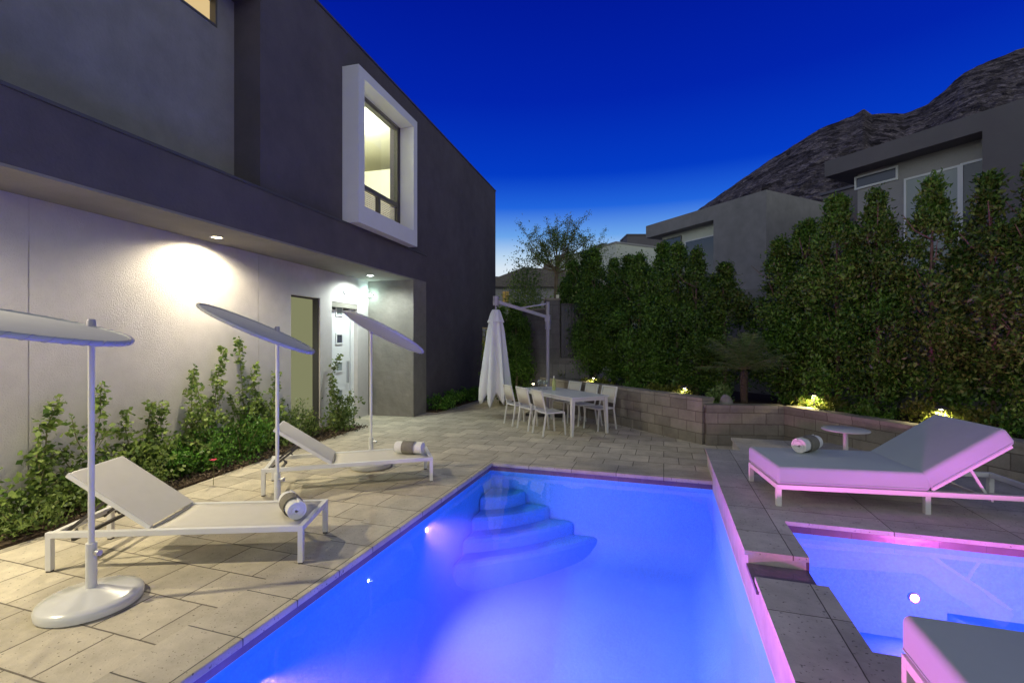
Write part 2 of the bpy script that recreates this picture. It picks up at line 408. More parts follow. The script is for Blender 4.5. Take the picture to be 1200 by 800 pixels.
for k, (ln, zt) in enumerate(((.50, -.36), (.80, -.54), (1.10, -.72), (1.40, -.90))):
    arc = [(PX0 + .001 * k, PY1 - .001 * k), (PX0 + .001 * k, PY1 - ln)]
    for j in range(1, 8):
        t = j / 8; bul = .07 * math.sin(math.pi * t)
        arc.append((PX0 + ln * 1.15 * t + bul, PY1 - ln * (1 - t) - bul))
    arc.append((PX0 + ln * 1.15, PY1 - .001 * k))
    b.prism(arc, -1.4, zt)
struct(b.build('pool_steps', 'plaster', bevel=.06))
b = MB()
b.rng(PX0 - .03, PX0, PY0, PY1, -.118, -.052); b.rng(PX0, PX1, PY1, PY1 + .03, -.118, -.052); b.rng(PX0, PX1, PY0 - .03, PY0, -.118, -.052)
struct(b.build('waterline_tile', 'tile_band'))
struct(MB().rng(PX0 - .005, PX1 + .005, PY0 - .005, PY1 + .005, -1.9, -.110).build('water', 'water_body'))
struct(MB().quad((.62, 3.51, .155), (SX0, 3.51, .155), (SX0, 3.91, .155), (.62, 3.91, .155)).quad((SX0, SYA, .155), (SX1, SYA, .155), (SX1, SYB, .155), (SX0, SYB, .155)).build('water', 'water'))
# raised deck with the spa in it: stone slabs on a rendered body
LX = .575
def plat(x0, x1, y0, y1, mb): mb.rng(x0, x1, y0, y1, PZ - .035, PZ)
mb = MB()
plat(LX, SX0, -1.5, 3.50, mb); plat(LX, SX0, 3.92, 7.50, mb)
plat(SX0, 5.5, -1.5, SYA, mb); plat(SX1, 5.5, SYA, SYB, mb); plat(SX0, 5.5, SYB, 7.5, mb)
plat(1.04, 5.5, 7.5, 8.45, mb)
struct(mb.build('raised_deck', 'slab'))
mb = MB()
mb.rng(PX1, SX0 - .02, -1.5, 3.50, -.1182, PZ - .035); mb.rng(PX1, SX0 - .02, 3.92, 7.47, -.1182, PZ - .035)
mb.rng(PX1, SX0 - .02, 3.50, 3.92, -.1182, .119)
mb.rng(1.06, 5.5, 7.47, 8.43, -.3, PZ - .035)
struct(mb.build('raised_deck_wall', 'slab_side'))
struct(MB().rng(PX1 - .015, SX0 - .01, 3.505, 3.915, .120, .149).build('spillway', 'slate'))
b = MB(); SZ = -.62
for (p0, p1) in (((SX0, SYA), (SX0, SYB)), ((SX0, SYB), (SX1, SYB)), ((SX1, SYB), (SX1, SYA)), ((SX1, SYA), (SX0, SYA))):
    if p0[0] == SX0 and p1[0] == SX0:                 # wall with the spillway gap
        b.quad((SX0, SYA, .119), (SX0, SYB, .119), (SX0, SYB, SZ), (SX0, SYA, SZ)); b.quad((SX0, SYA, .119), (SX0, SYA, .148), (SX0, 3.5, .148), (SX0, 3.5, .119)); b.quad((SX0, 3.92, .119), (SX0, 3.92, .148), (SX0, SYB, .148), (SX0, SYB, .119))
    else:
        b.quad((*p0, .148), (*p1, .148), (*p1, SZ), (*p0, SZ))
b.quad((SX0, SYA, SZ), (SX1, SYA, SZ), (SX1, SYB, SZ), (SX0, SYB, SZ))
b.prism([(2.75, SYB - .001), (2.15, SYB - .001), (2.75, SYA + .5), (2.75, SYA + .001), (SX1 - .001, SYA + .001), (SX1 - .001, SYB - .001)][::-1], SZ, -.36)
struct(b.build('spa_basin', 'plaster'))
b = MB()
b.rng(SX0 + .0, SX1, SYB, SYB + .03, .147, PZ - .036); b.rng(SX1, SX1 + .03, SYA, SYB, .147, PZ - .036); b.rng(SX0, SX1, SYA - .03, SYA, .147, PZ - .036)
b.rng(SX0 - .019, SX0 + .001, SYA, 3.5, .147, PZ - .036); b.rng(SX0 - .019, SX0 + .001, 3.92, SYB, .147, PZ - .036); b.rng(SX0 - .009, SX0 + .001, 3.5, 3.92, .05, .119)
struct(b.build('spa_tile', 'tile_band'))

# underwater lamps: housing ring, glowing lens
PINK = (1.0, .17, .74)
def pool_light(loc, rz, energy, label, tilt=18, spread=150):
    t = thing('pool_light', label, 'pool light', loc, rz, 'underwater pool lights'); t.scale = (.55, .55, .55)
    MB().lathe([(.075, 0), (.105, 0), (.105, .02), (.09, .03), (.075, .025), (.075, 0)], 24).build('ring', 'silver', t, True).rotation_euler = (0, R(90), 0)
    MB().lathe([(0, .012), (.05, .010), (.075, .004)], 24).build('lens', 'pool_lens', t, True).rotation_euler = (0, R(90), 0)
    l = lamp('pool_lamp', 'AREA', (.04, 0, 0), energy, PINK, (0, R(-90 + tilt), 0), .5); l.parent = t
    l.data.spread = R(spread)
    return t
pool_light((PX0 + .004, 2.33, -.42), 0, 300, 'round pink pool light low in the left wall of the big pool, nearest the camera', 25, 122)
pool_light((PX0 + .004, 4.63, -.24), 0, 125, 'small pink pool light in the left wall beside the corner steps', 14, 140).scale = (.3, .3, .3)
pool_light((-1.0, PY0 + .004, -.42), R(90), 70, 'added pink pool light, unseen in the near end wall of the big pool', 24, 90)  # unseen lamp, added to brighten the basin and tint the raised spa wall
pool_light((1.93, SYB - .004, -.27), R(-90), 9, 'bright pink light in the far wall of the small spa').scale = (.4, .4, .4)
pool_light((2.55, SYA + .004, -.22), R(90), 80, 'added pink spa light, unseen in the near wall below the cut-off daybed', -4, 165)  # added out of sight to throw pink onto the daybed sides

# ================================================================== HOUSE (local frame: x towards the pool, y away from the camera)
HA = R(2.95); HO = Vector((-5.68, 10.04, 0))
house = thing('house', 'dark grey two storey stucco house with white ground floor wall and lit upstairs window', 'house', HO, HA)
def hl(P):                                            # world -> house local
    x, y = P[0] - HO.x, P[1] - HO.y; c, s = math.cos(HA), math.sin(HA)
    return Vector((x * c + y * s, -x * s + y * c, P[2]))
def hw(P):                                            # house local -> world
    c, s = math.cos(HA), math.sin(HA)
    return Vector((HO.x + P[0] * c - P[1] * s, HO.y + P[0] * s + P[1] * c, P[2]))
YN = -15.0                                            # near end, out of frame
def wall_cells(mb, x0, x1, ys, zs, skip):
    for a, b_ in zip(ys, ys[1:]):
        for c, d in zip(zs, zs[1:]):
            if not skip((a + b_) / 2, (c + d) / 2): mb.rng(x0, x1, a, b_, c, d)
MX = -.12
mb = MB()                                             # upper wall with window hole, far ground floor wall
wall_cells(mb, MX - .25, MX, [-4.6, -2.42, -.42, .74, 5.6, 7.2], [-.1, 2.30, 3.28, 4.34, 6.72, 7.56],
           lambda y, z: (z < 3.28 and y < .74) or (z < 2.3 and y > 5.6) or (-2.42 < y < -.42 and 4.34 < z < 6.72))
mb.rng(-6, MX - .25, 5.35, 5.6, -.1, 2.30); mb.rng(-6, MX - .25, 6.95, 7.2, 2.30, 7.56); mb.rng(-6, MX - .25, 5.6, 6.95, 2.30, 2.5)
mb.rng(MX - .55, MX - .25, -4.6, -4.35, 3.97, 7.56)   # return beside the recess
mb.rng(MX - .25, MX, YN, -4.6, 6.78, 7.56)            # beam over the recess
mb.rng(-6, MX - .25, YN, 6.95, 7.2, 7.4)              # roof
mb.build('upper_wall', 'stucco_dark', house)
mb = MB(); mb.rng(MX - .3, MX + .02, YN, 7.22, 7.56, 7.60); mb.build('parapet_cap', 'cap_metal', house)
mb = MB()
RX = -.58
wall_cells(mb, RX - .2, RX, [YN, -7.2, -4.9, -4.60], [3.9, 6.22, 6.62, 6.78], lambda y, z: -7.2 < y < -4.9 and 6.22 < z < 6.62)
mb.build('recessed_wall', 'stucco_grey', house)
w = MB(); w.rng(RX - .12, RX + .012, -7.2, -4.9, 6.22, 6.25); w.rng(RX - .12, RX + .012, -7.2, -4.9, 6.59, 6.62); w.rng(RX - .12, RX + .012, -4.93, -4.9, 6.25, 6.59); w.rng(RX - .12, RX + .012, -7.2, -7.17, 6.25, 6.59); w.rng(RX - .12, RX, -6.1, -6.07, 6.25, 6.59)
w = w.build('clerestory_window', 'bronze_frame', house)
MB().rng(RX - .10, RX - .09, -7.17, -4.93, 6.25, 6.59).build('pane', 'lit_small', w)
MB().rng(-2.3, 0, YN, .74, 3.30, 3.95).build('fascia', 'stucco_dark', house)
MB().rng(-.3, .015, YN, .75, 3.951, 3.985).build('ledge_cap', 'cap_metal', house)
MB().rng(-2.3, -.001, YN, .03, 3.272, 3.299).build('soffit', 'soffit', house)
mb = MB(); mb.rng(-2.6, -.002, .03, .74, -.1, 3.299); mb.build('column', 'stucco_column', house)
# lower white wall (slightly splayed), built in panels with thin control joints; openings for door and side window
def wx(y): return -1.2 - .0519 * (y + .19)
WA = math.atan(.0519)
lw = bpy.data.objects.new
def wall_piece(name, mat, parts, parent=house):
    """parts: (off0, off1, y0, y1, z0, z1): off is the distance in front of the wall plane"""
    mb = MB()
    for (o0, o1, y0, y1, z0, z1) in parts:
        pts = [(wx(y0) + o0, y0), (wx(y0) + o1, y0), (wx(y1) + o1, y1), (wx(y1) + o0, y1)]
        mb.prism(pts, z0, z1)
    return mb.build(name, mat, parent)
DZ, DY0, DY1 = 2.66, -1.51, -.47
wz = 2.68
wall_piece('lower_wall', 'stucco_white', [
    (-.2, 0, YN, -6.892, -.1, 3.271), (-.2, 0, -6.88, -3.662, -.1, 3.271), (-.2, 0, -3.65, -2.83, -.1, 3.271),
    (-.2, 0, -2.83, -1.93, wz, 3.271), (-.2, 0, -1.93, DY0, -.1, 3.271), (-.2, 0, DY0, DY1, DZ, 3.271), (-.2, 0, DY1, .03, -.1, 3.271),
    (-.2, -.008, -6.892, -6.88, -.1, 3.271), (-.2, -.008, -3.662, -3.65, -.1, 3.271)])
sw = wall_piece('side_window', 'dark_frame', [(-.17, -.03, -1.975, -1.93, 0, wz), (-.17, -.13, -2.83, -2.80, 0, wz), (-.17, -.11, -2.80, -1.975, wz - .03, wz)])
wall_piece('pane', 'lit_frost', [(-.16, -.15, -2.80, -1.975, 0, wz - .03)], sw)
dr = wall_piece('door', 'door_white', [(-.16, -.12, DY0 + .02, -.62, .02, 2.5), (-.16, -.10, -.60, DY1, 0, DZ)])
dl = []
for z in (2.36, 1.74, 1.12, .50):
    fr_ = wall_piece('lite_frame', 'door_white', [(-.12, -.10, -1.20, -1.165, z, z + .24), (-.12, -.10, -.955, -.92, z, z + .24), (-.12, -.10, -1.165, -.955, z, z + .03), (-.12, -.10, -1.165, -.955, z + .21, z + .24)], dr)
    wall_piece('lite', 'night_glass' if z > 1.2 and z < 2 else 'blind_glass', [(-.12, -.113, -1.165, -.955, z + .03, z + .21)], dr)
wall_piece('handle', 'silver', [(-.12, -.07, -.75, -.72, .85, 1.35)], dr)
wall_piece('door_header', 'soffit', [(-.15, -.012, DY0, DY1, 2.55, DZ - .001)])
# round chime disc on the wall above the door
cz = MB(); cz.lathe([(0, .03), (.07, .03), (.085, .015), (.085, 0)], 24)
o = cz.build('wall_speaker', 'white_paint', house, True); o.location = (wx(-1.01) + .001, -1.01, 2.93); o.rotation_euler = (0, R(90), 0)
# white box surround of the upstairs window
mb = MB(); x0, x1 = MX + .001, .22; y0, y1, z0, z1 = -2.62, -.22, 3.99, 6.88
oy0, oy1, oz0, oz1 = -2.42, -.40, 4.33, 6.70
mb.rng(x0, x1, y0, oy0, z0, z1); mb.rng(x0, x1, oy1, y1, z0, z1); mb.rng(x0, x1, oy0, oy1, oz1, z1); mb.rng(x0, x1, oy0, oy1, z0, oz0)
mb.build('window_surround', 'white_paint', house)
mb = MB(); gx = -.17
mb.rng(gx - .06, gx + .02, oy0 + .005, oy0 + .055, oz0, oz1); mb.rng(gx - .06, gx + .02, oy1 - .075, oy1 - .023, oz0, oz1)
mb.rng(gx - .06, gx + .02, oy0 + .055, oy1 - .075, oz1 - .07, oz1); mb.rng(gx - .06, gx + .02, oy0 + .055, oy1 - .075, oz0, oz0 + .05)
mb.rng(gx - .06, gx + .03, oy0 + .055, oy1 - .075, 4.86, 4.95); mb.rng(gx - .06, gx + .025, -1.30, -1.22, oz0 + .05, 4.86)
wn = mb.build('window', 'bronze_frame', house)
MB().rng(gx - .03, gx - .02, oy0 + .055, oy1 - .075, 4.95, oz1 - .07).build('pane', 'glass', wn)
blind = MB()
for k in range(12): blind.rng(gx - .07, gx - .05, oy0 + .055, -1.30, oz0 + .05 + k * .04, oz0 + .075 + k * .04); blind.rng(gx - .07, gx - .05, -1.22, oy1 - .075, oz0 + .05 + k * .04, oz0 + .075 + k * .04)
blind.build('blind', 'cream', wn)
mb = MB()                                             # the lit room behind it
mb.rng(-3.4, -3.3, -4.2, 3.2, 4.1, 7.1); mb.rng(-3.3, MX - .26, -4.3, -4.2, 4.1, 7.1); mb.rng(-3.3, MX - .26, 3.2, 3.3, 4.1, 7.1)
mb.rng(-3.3, MX - .26, -4.2, 3.2, 7.0, 7.1); mb.rng(-3.3, MX - .26, -4.2, 3.2, 4.0, 4.1)
mb.rng(-2.6, -.9, 1.5, 3.2, 4.1, 6.55); mb.rng(-2.62, -2.6, 1.4, 1.45, 4.1, 6.5)
mb.build('upstairs_room', 'cream', house)
l = lamp('room_lamp', 'POINT', (-1.3, -.6, 6.6), 230, (1, .96, .78), size=.25); l.parent = house
# downlights in the soffit
for (x, y, e, m_, c_) in ((-.60, -4.88, 340, 'lamp_warm', (1, .88, .60)), (-.62, -.85, 215, 'lamp_cool', (.88, 1, .92)), (-.55, -8.95, 720, 'lamp_warm', (1, .88, .60)), (-.55, -13, 420, 'lamp_warm', (1, .88, .60))):
    MB().lathe([(.062, -.004), (.09, -.006), (.09, 0)], 24, (x, y, 3.272)).build('downlight_trim', 'white_paint', house, True)
    MB().lathe([(0, -.003), (.062, -.003)], 20, (x, y, 3.272)).build('downlight', m_, house)
    l = lamp('soffit_lamp', 'SPOT', (x, y, 3.255), e, c_, size=.05, spot_size=R(164), spot_blend=.5); l.parent = house
# small globe lamp on the side wall of the doorway
o = MB().lathe([(0, .05), (.035, .045), (.05, .02), (.05, 0)], 20).build('wall_lamp', 'white_metal', house, True); o.location = (-1.12, .028, 2.92); o.rotation_euler = (R(90), 0, 0)
MB().lathe([(0, .11), (.03, .095), (.042, .05)], 16).build('bulb', 'lamp_cool', o, True)
l = lamp('wall_lamp_light', 'POINT', (-1.10, -.10, 2.92), 9, (.62, 1, .90), size=.03); l.parent = house

# planting bed along the house and beds behind
def hw_poly(pts): return [tuple(hw((x, y, 0)))[:2] for x, y in pts]
mb = MB(); mb.prism(hw_poly([(-1.3, YN), (-.30, YN), (-.16, -6.5), (-.32, -4.6), (-.40, -2.4), (-.45, -1.45), (wx(-1.75) + .01, -1.75), (-1.3, -1.9)]), -.005, .03)
struct(mb.build('planting_bed', 'mulch'))
mb = MB(); mb.prism(hw_poly([(MX - .1, .76), (.25, .80), (.45, 3.5), (.35, 6), (-.1, 5.6)]), -.005, .03)
struct(mb.build('planting_bed', 'mulch'))

rng = np.random.default_rng(77); M['chips'] = leaf_mat('mulch_chips', (.03, .022, .015), (.24, .18, .12), .9, 0)
cp_ = []
for _ in range(5200):
    y = rng.uniform(-9, -1.5); x = rng.uniform(wx(y) + .02, -.24 - .05 * (y + 7.5) / 6); P = hw((x, y, 0)); cp_.append((P.x, P.y, .033 + rng.uniform(0, .015)))
o = leaves_obj('mulch_chips', np.array(cp_), .045, 'chips', None, rng, -.02, .5, .2); o['kind'] = 'stuff'; o['label'] = 'bark mulch and dry leaves strewn over the planting bed'; o['category'] = 'mulch'
# ------------------------------------------------------------------ planter walls, soil, boundary walls
def block_wall(label, P, Q, th, zb, zt, cap=True, side=1, mat='block', name='retaining_wall', group=None):
    P, Q = Vector((P[0], P[1], 0)), Vector((Q[0], Q[1], 0)); d = Q - P
    t = thing(name, label, 'wall', P, math.atan2(d.y, d.x), group); L = d.length
    y0, y1 = (0, th) if side > 0 else (-th, 0)
    MB().rng(0, L, y0, y1, zb, zt - (.05 if cap else 0)).build('block_wall', mat, t)
    if cap: MB().rng(-.012, L + .012, y0 - .012, y1 + .012, zt - .05, zt).build('cap', 'block_cap', t)
    return t
block_wall('tan block retaining wall with dark stains running behind the dining table', AB(11.4, 6.76), AB(5.86, 6.76), .28, -.05, .81)
block_wall('short purple tinted block wall at the corner behind the step', (.70, 8.88), (1.98, 9.17), .25, -.05, .70)
block_wall('long tan block planter wall behind the daybed and round side table', (1.96, 9.16), (4.9, 4.86), .25, -.05, .70, side=1)
mb = MB(); s_ = [AB(11.5, 6.85), AB(5.95, 6.85), (.80, 8.98), (2.05, 9.27), (5.05, 4.90), (8, 3), (9.5, 5), AB(5, 10.2), AB(11.5, 10.2)]
mb.prism([(p[0], p[1]) for p in s_], .3, .61); struct(mb.build('soil', 'soil'))
block_wall('tall grey block boundary wall half hidden behind the hedge', AB(10.8, 10.0), AB(-3.0, 10.0), .2, 0, 3.0, mat='neighbor_wall', cap=False, name='boundary_wall')
# far corner: pillar, dark gate, block wall
pl = at_depth(639, 351, 13.0); pr = at_depth(656, 351, 13.0)
t = thing('gate_pillar', 'grey block pillar standing between the far wall and the dark gate', 'pillar', (pl.x, pl.y, 0), math.atan2(pr.y - pl.y, pr.x - pl.x))
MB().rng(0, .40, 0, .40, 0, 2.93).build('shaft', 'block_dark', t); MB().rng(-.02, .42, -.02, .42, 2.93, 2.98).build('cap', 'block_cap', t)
MB().rng(.30, .38, .02, .10, 2.985, 3.08).build('lamp_glass', 'cream', t)
g = at_depth(657, 356, 13.1); g2 = at_depth(690, 356, 13.1)
t = thing('gate', 'dark purple metal gate panel between the pillar and the hedge', 'gate', (g.x, g.y, 0), math.atan2(g2.y - g.y, g2.x - g.x))
mb = MB()
for k in range(9): mb.rng(.03 + k * .092, .115 + k * .092, .03, .055, .75, 2.80)
mb.build('boards', 'dark_frame', t); mb = MB(); mb.rng(0, .03, 0, .06, .7, 2.85); mb.rng(.86, .9, 0, .06, .7, 2.85); mb.rng(.03, .86, 0, .06, 2.80, 2.85); mb.rng(.03, .86, 0, .06, .7, .75); mb.build('gate_frame', 'dark_metal', t)
w0 = at_depth(596, 372, 14.4); w1 = at_depth(640, 360, 13.05)
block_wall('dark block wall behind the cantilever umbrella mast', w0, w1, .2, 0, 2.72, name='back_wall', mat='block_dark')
w0 = at_depth(655, 440, 13.0); w1 = at_depth(690, 440, 12.6)
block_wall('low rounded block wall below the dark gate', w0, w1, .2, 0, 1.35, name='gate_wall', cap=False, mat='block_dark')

# ================================================================== NEIGHBOUR HOUSES
def nb(name, label, q0, p0):
    return thing(name, label, 'house', AB(q0, p0), R(135))  # local x = along q, local -y = towards +p
def NR(mb, q0, q1, p0, p1, z0, z1, O):                    # box in q/p space
    return mb.rng(q0 - O[0], q1 - O[0], -(p1 - O[1]), -(p0 - O[1]), z0, z1)
O = (4.2, 14.2)
h1 = nb('neighbor_house', 'dark grey flat roofed house on the right with deep eave and tall pale windows', *O)
m_ = NR(MB(), -4, 8.0, 14.2, 20, 6.50, 6.93, O); NR(m_, -4, 4.62, 14.2, 20, 0, 6.50, O); m_.build('roof_block', 'neighbor_dark', h1)
m_ = NR(MB(), 4.62, 7.42, 14.75, 20, 0, 6.50, O); m_.build('wall', 'neighbor_wall', h1)
def nwin(q0, q1, z0, z1, p, O, par, glass, frame='white_paint', th=.05):
    f = MB(); NR(f, q0, q1, p - .04, p, z0, z0 + th, O); NR(f, q0, q1, p - .04, p, z1 - th, z1, O); NR(f, q0, q0 + th, p - .04, p, z0 + th, z1 - th, O); NR(f, q1 - th, q1, p - .04, p, z0 + th, z1 - th, O)
    f = f.build('window', frame, par)
    NR(MB(), q0 + th, q1 - th, p - .02, p - .01, z0 + th, z1 - th, O).build('pane', glass, f)
def hq(u, v, p): P = hit_p(u, v, p); return (-S2 * P.x + S2 * P.y, P.z)
a = hq(1002, 208, 14.75); b_ = hq(1053, 222, 14.75); nwin(b_[0], a[0], hq(1003, 223, 14.75)[1], a[1], 14.75, O, h1, 'night_glass')
a = hq(1060, 210, 14.75); b_ = hq(1126, 200, 14.75); nwin(b_[0], a[0], 3.4, a[1], 14.75, O, h1, 'blind_glass')
nwin(4.63, b_[0] - .002, 3.4, a[1] + .02, 14.75, O, h1, 'night_glass')
O = (11.03, 16)
h2 = nb('neighbor_house', 'grey flat roofed house in the middle with a corner eave and pale recessed wall', *O)
m_ = NR(MB(), 11.03, 17.15, 16, 21, 6.70, 7.27, O); NR(m_, 11.03, 13.31, 16, 21, 0, 6.70, O); m_.build('roof_block', 'stucco_grey', h2)
NR(MB(), 13.31, 16.6, 16.5, 21, 0, 6.70, O).build('wall', 'neighbor_pale', h2)
a = hq(776, 281, 16.5); b_ = hq(799, 284, 16.5); nwin(b_[0], a[0], a[1] - .42, a[1] - .02, 16.5, O, h2, 'night_glass', 'bronze_frame')
a = hq(803, 283, 16.5); nwin(13.35, a[0], 3.4, a[1], 16.5, O, h2, 'night_glass', 'white_paint')
O = (10.2, 21)
h2b = nb('neighbor_house', 'dark low roof block showing between the two grey houses', *O)
m_ = NR(MB(), 8.6, 12, 21.2, 26, 0, 8.05, O); m_.build('wall', 'neighbor_dark', h2b); NR(MB(), 8.5, 12.1, 21.1, 26.1, 8.05, 8.15, O).build('roof', 'cap_metal', h2b)
P = at_depth(722, 283, 27); O = (-S2 * P.x + S2 * P.y, S2 * P.x + S2 * P.y)
h3 = nb('neighbor_house', 'pale cream house farther off, its corner above the far end of the hedge', *O)
NR(MB(), O[0], O[0] + 8, O[1], O[1] + 8, 0, P.z - .1, O).build('wall', 'neighbor_pale', h3)
NR(MB(), O[0] - .05, O[0] + 8.05, O[1] - .05, O[1] + 8.05, P.z - .1, P.z, O).build('roof', 'neighbor_wall', h3)
P = at_depth(735, 281, 33); Q = at_depth(770, 268, 33)
t = thing('roof_screen', 'dark purple roof block peeking out left of the middle grey house', 'house', (P.x, P.y, 0), math.atan2(Q.y - P.y, Q.x - P.x))
MB().rng(0, 3.2, 0, 2, 0, P.z + .3).build('wall', 'neighbor_dark', t); MB().rng(-.05, 3.25, -.05, 2.05, P.z + .3, P.z + .4).build('roof', 'cap_metal', t)
# low house far left, seen through the tree
P = at_depth(560, 350, 30); Q = at_depth(668, 350, 30)
t = thing('bungalow', 'low house with sloping grey roof and chimney behind the thin tree', 'house', (P.x, P.y, 0), math.atan2(Q.y - P.y, Q.x - P.x))
ww = (Q - P).length
def zz(v, d=30): return H - (v - 400) * d / F
MB().rng(0, ww, .3, 6, 0, zz(335)).build('wall', 'neighbor_wall', t)
mb = MB(); bx = ww * (614 - 560) / 108
v_ = [(-.4, zz(336)), (bx, zz(313)), (ww + .4, zz(317)), (ww + .4, zz(336))]
lo = [mb.bm.verts.new((x, 0, z)) for x, z in v_]; hi = [mb.bm.verts.new((x, 6.3, z)) for x, z in v_]
mb.bm.faces.new(lo); mb.bm.faces.new(hi[::-1])
for k in range(4): mb.bm.faces.new((lo[k], lo[(k + 1) % 4], hi[(k + 1) % 4], hi[k]))
mb.build('roof', 'roof_tile', t)
MB().rng(ww * (640 - 560) / 108, ww * (647 - 560) / 108, 2, 2.5, zz(320), zz(303)).build('chimney', 'roof_tile', t)
wn = MB().rng(ww * (589 - 560) / 108, ww * (596 - 560) / 108, .25, .295, zz(356), zz(341)).build('window', 'far_window', t)
MB().rng(ww * (592 - 560) / 108, ww * (592.6 - 560) / 108, .2, .249, zz(356), zz(341)).build('mullion', 'bronze_frame', wn)

# ================================================================== MOUNTAIN
def ridge_mesh(name, ctrl, d_ridge, d_foot, nu, nt_, amp, mat, seed):
    us = np.linspace(ctrl[0][0], ctrl[-1][0], nu); vs = np.interp(us, [c[0] for c in ctrl], [c[1] for c in ctrl])
    verts, faces = [], []
    rows = nt_ + 8
    for j in range(rows):
        for i in range(nu):
            top = at_depth(us[i], vs[i], d_ridge)
            if j <= nt_:
                t = j / nt_; d = d_ridge + (d_foot - d_ridge) * t
                z = (top.z + 1) * (1 - t) ** 1.05 - 1
            else:
                t = (j - nt_) / 7; d = d_ridge * (1 + .35 * t); z = (top.z + 1) * (1 - t) - 1
            # the azimuth stays fixed while the slope comes forward
            a, b_ = ray(us[i]); p = Vector((a * d, b_ * d, z))
            k = 1.0 if j else .25
            n1 = noise.fractal(Vector((p.x * .045 + seed, p.y * .045, z * .045)), 1.0, 2.1, 6)
            n2 = abs(noise.noise(Vector((p.x * .22, p.y * .22 + seed, z * .22)))) + .5 * abs(noise.noise(Vector((p.x * .6, p.y * .6, z * .6))))
            rg = min(1, 2.5 * (j / nt_)) if j <= nt_ else 1
            p.z += amp * (n1 * rg * .9 + n2 * .55 * (.35 + .65 * rg)) * (1 if z > 0 else .3)
            verts.append(p)
    def fid(j, i): return j * nu + i
    order = [nt_ + k for k in range(7, 0, -1)] + list(range(nt_ + 1))
    for a, b_ in zip(order, order[1:]):
        for i in range(nu - 1): faces.append((fid(a, i), fid(a, i + 1), fid(b_, i + 1), fid(b_, i)))
    me = bpy.data.meshes.new(name); me.from_pydata(verts, [], faces); me.update(); me.materials.append(M[mat])
    o = bpy.data.objects.new(name, me); COL.objects.link(o); return struct(o)
ridge_mesh('mountain', [(700, 330), (760, 290), (800, 262), (820, 245), (850, 224), (895, 193), (960, 152), (1000, 136), (1012, 128), (1022, 135), (1040, 133), (1060, 134), (1085, 124), (1108, 106), (1118, 96), (1130, 86), (1150, 76), (1200, 56), (1300, 10), (1450, -60), (1650, -90)], 170, 55, 420, 110, 2.6, 'mountain', 3.1)
ridge_mesh('hill', [(500, 330), (590, 324), (640, 316), (680, 296), (705, 286), (730, 289), (790, 300), (860, 320)], 110, 45, 120, 36, 2.0, 'hill', 8.7)

# ================================================================== PLANTS
def hedge_variant(k, name='hedge_tree'):
    rng = np.random.default_rng(100 + k)
    t = thing(name, 'tall dark green hedge tree', 'tree', (0, 0, 0), 0, 'hedge trees behind the planter walls')
    sparse = (0, .05, .1, .24)[k]
    pts = crown_points(rng, .30, 3.8, .54, 16500 if k < 3 else 11500, 120, .50, .10, sparse)
    leaves_obj('crown', pts, .072, 'leaf_hedge', t, rng, .5, .45)
    mb = MB(); mb.tube([(0, 0, -.05), (.02, .01, 1.2), (-.01, .02, 2.4), (.0, 0, 3.5)], [.04, .034, .024, .008], 8)
    for _ in range(14):
        h = rng.uniform(.5, 3.2); a = rng.uniform(0, 6.28); l = rng.uniform(.25, .5)
        mb.tube([(0, 0, h), (l * math.cos(a) * .6, l * math.sin(a) * .6, h + .15), (l * math.cos(a), l * math.sin(a), h + .4)], [.012, .008, .004], 5)
    mb.build('trunk', 'bark', t, True)
    return t
variants = [hedge_variant(k) for k in range(4)]
rows = []
ords = ['first', 'second', 'third', 'fourth', 'fifth', 'sixth', 'seventh', 'eighth', 'ninth', 'tenth', 'eleventh']
qs = [11.55, 10.95, 10.35, 9.75, 9.15, 8.6, 8.05, 7.5, 6.98, 6.45]
tops = [4.35, 4.55, 4.50, 4.15, 4.15, 4.05, 4.25, 4.15, 3.9, 3.55]
for i, (q, zt) in enumerate(zip(qs, tops)):
    rows.append((AB(q, 7.95 + .12 * math.sin(i * 2.3), .58), zt, i % 3, 'dense hedge tree behind the tan retaining wall, %s from the dark gate' % ords[i]))
for i, (q, zt, k) in enumerate(((5.72, 3.95, 2), (5.28, 4.25, 1), (4.66, 4.50, 0), (4.08, 4.45, 1), (3.42, 4.45, 2), (2.74, 4.30, 3), (2.28, 4.25, 3), (1.6, 4.2, 2))):
    rows.append((AB(q, 8.72 + .1 * math.sin(i * 1.9), .58), zt, k, 'tall hedge tree behind the daybed, %s to the right of the palm' % ords[i]))
rr = random.Random(5)
used = set()
for (P, zt, k, lab) in rows:
    hs = (zt - P.z - .12) / 4.0; w_ = rr.uniform(.92, 1.12); rz = rr.uniform(0, 6.28)
    if k in used: dup(variants[k], P, rz, lab, (w_, w_, hs))
    else:
        used.add(k); v = variants[k]; v.location = P; v.rotation_euler = (0, 0, rz); v.scale = (w_, w_, hs); v['label'] = lab
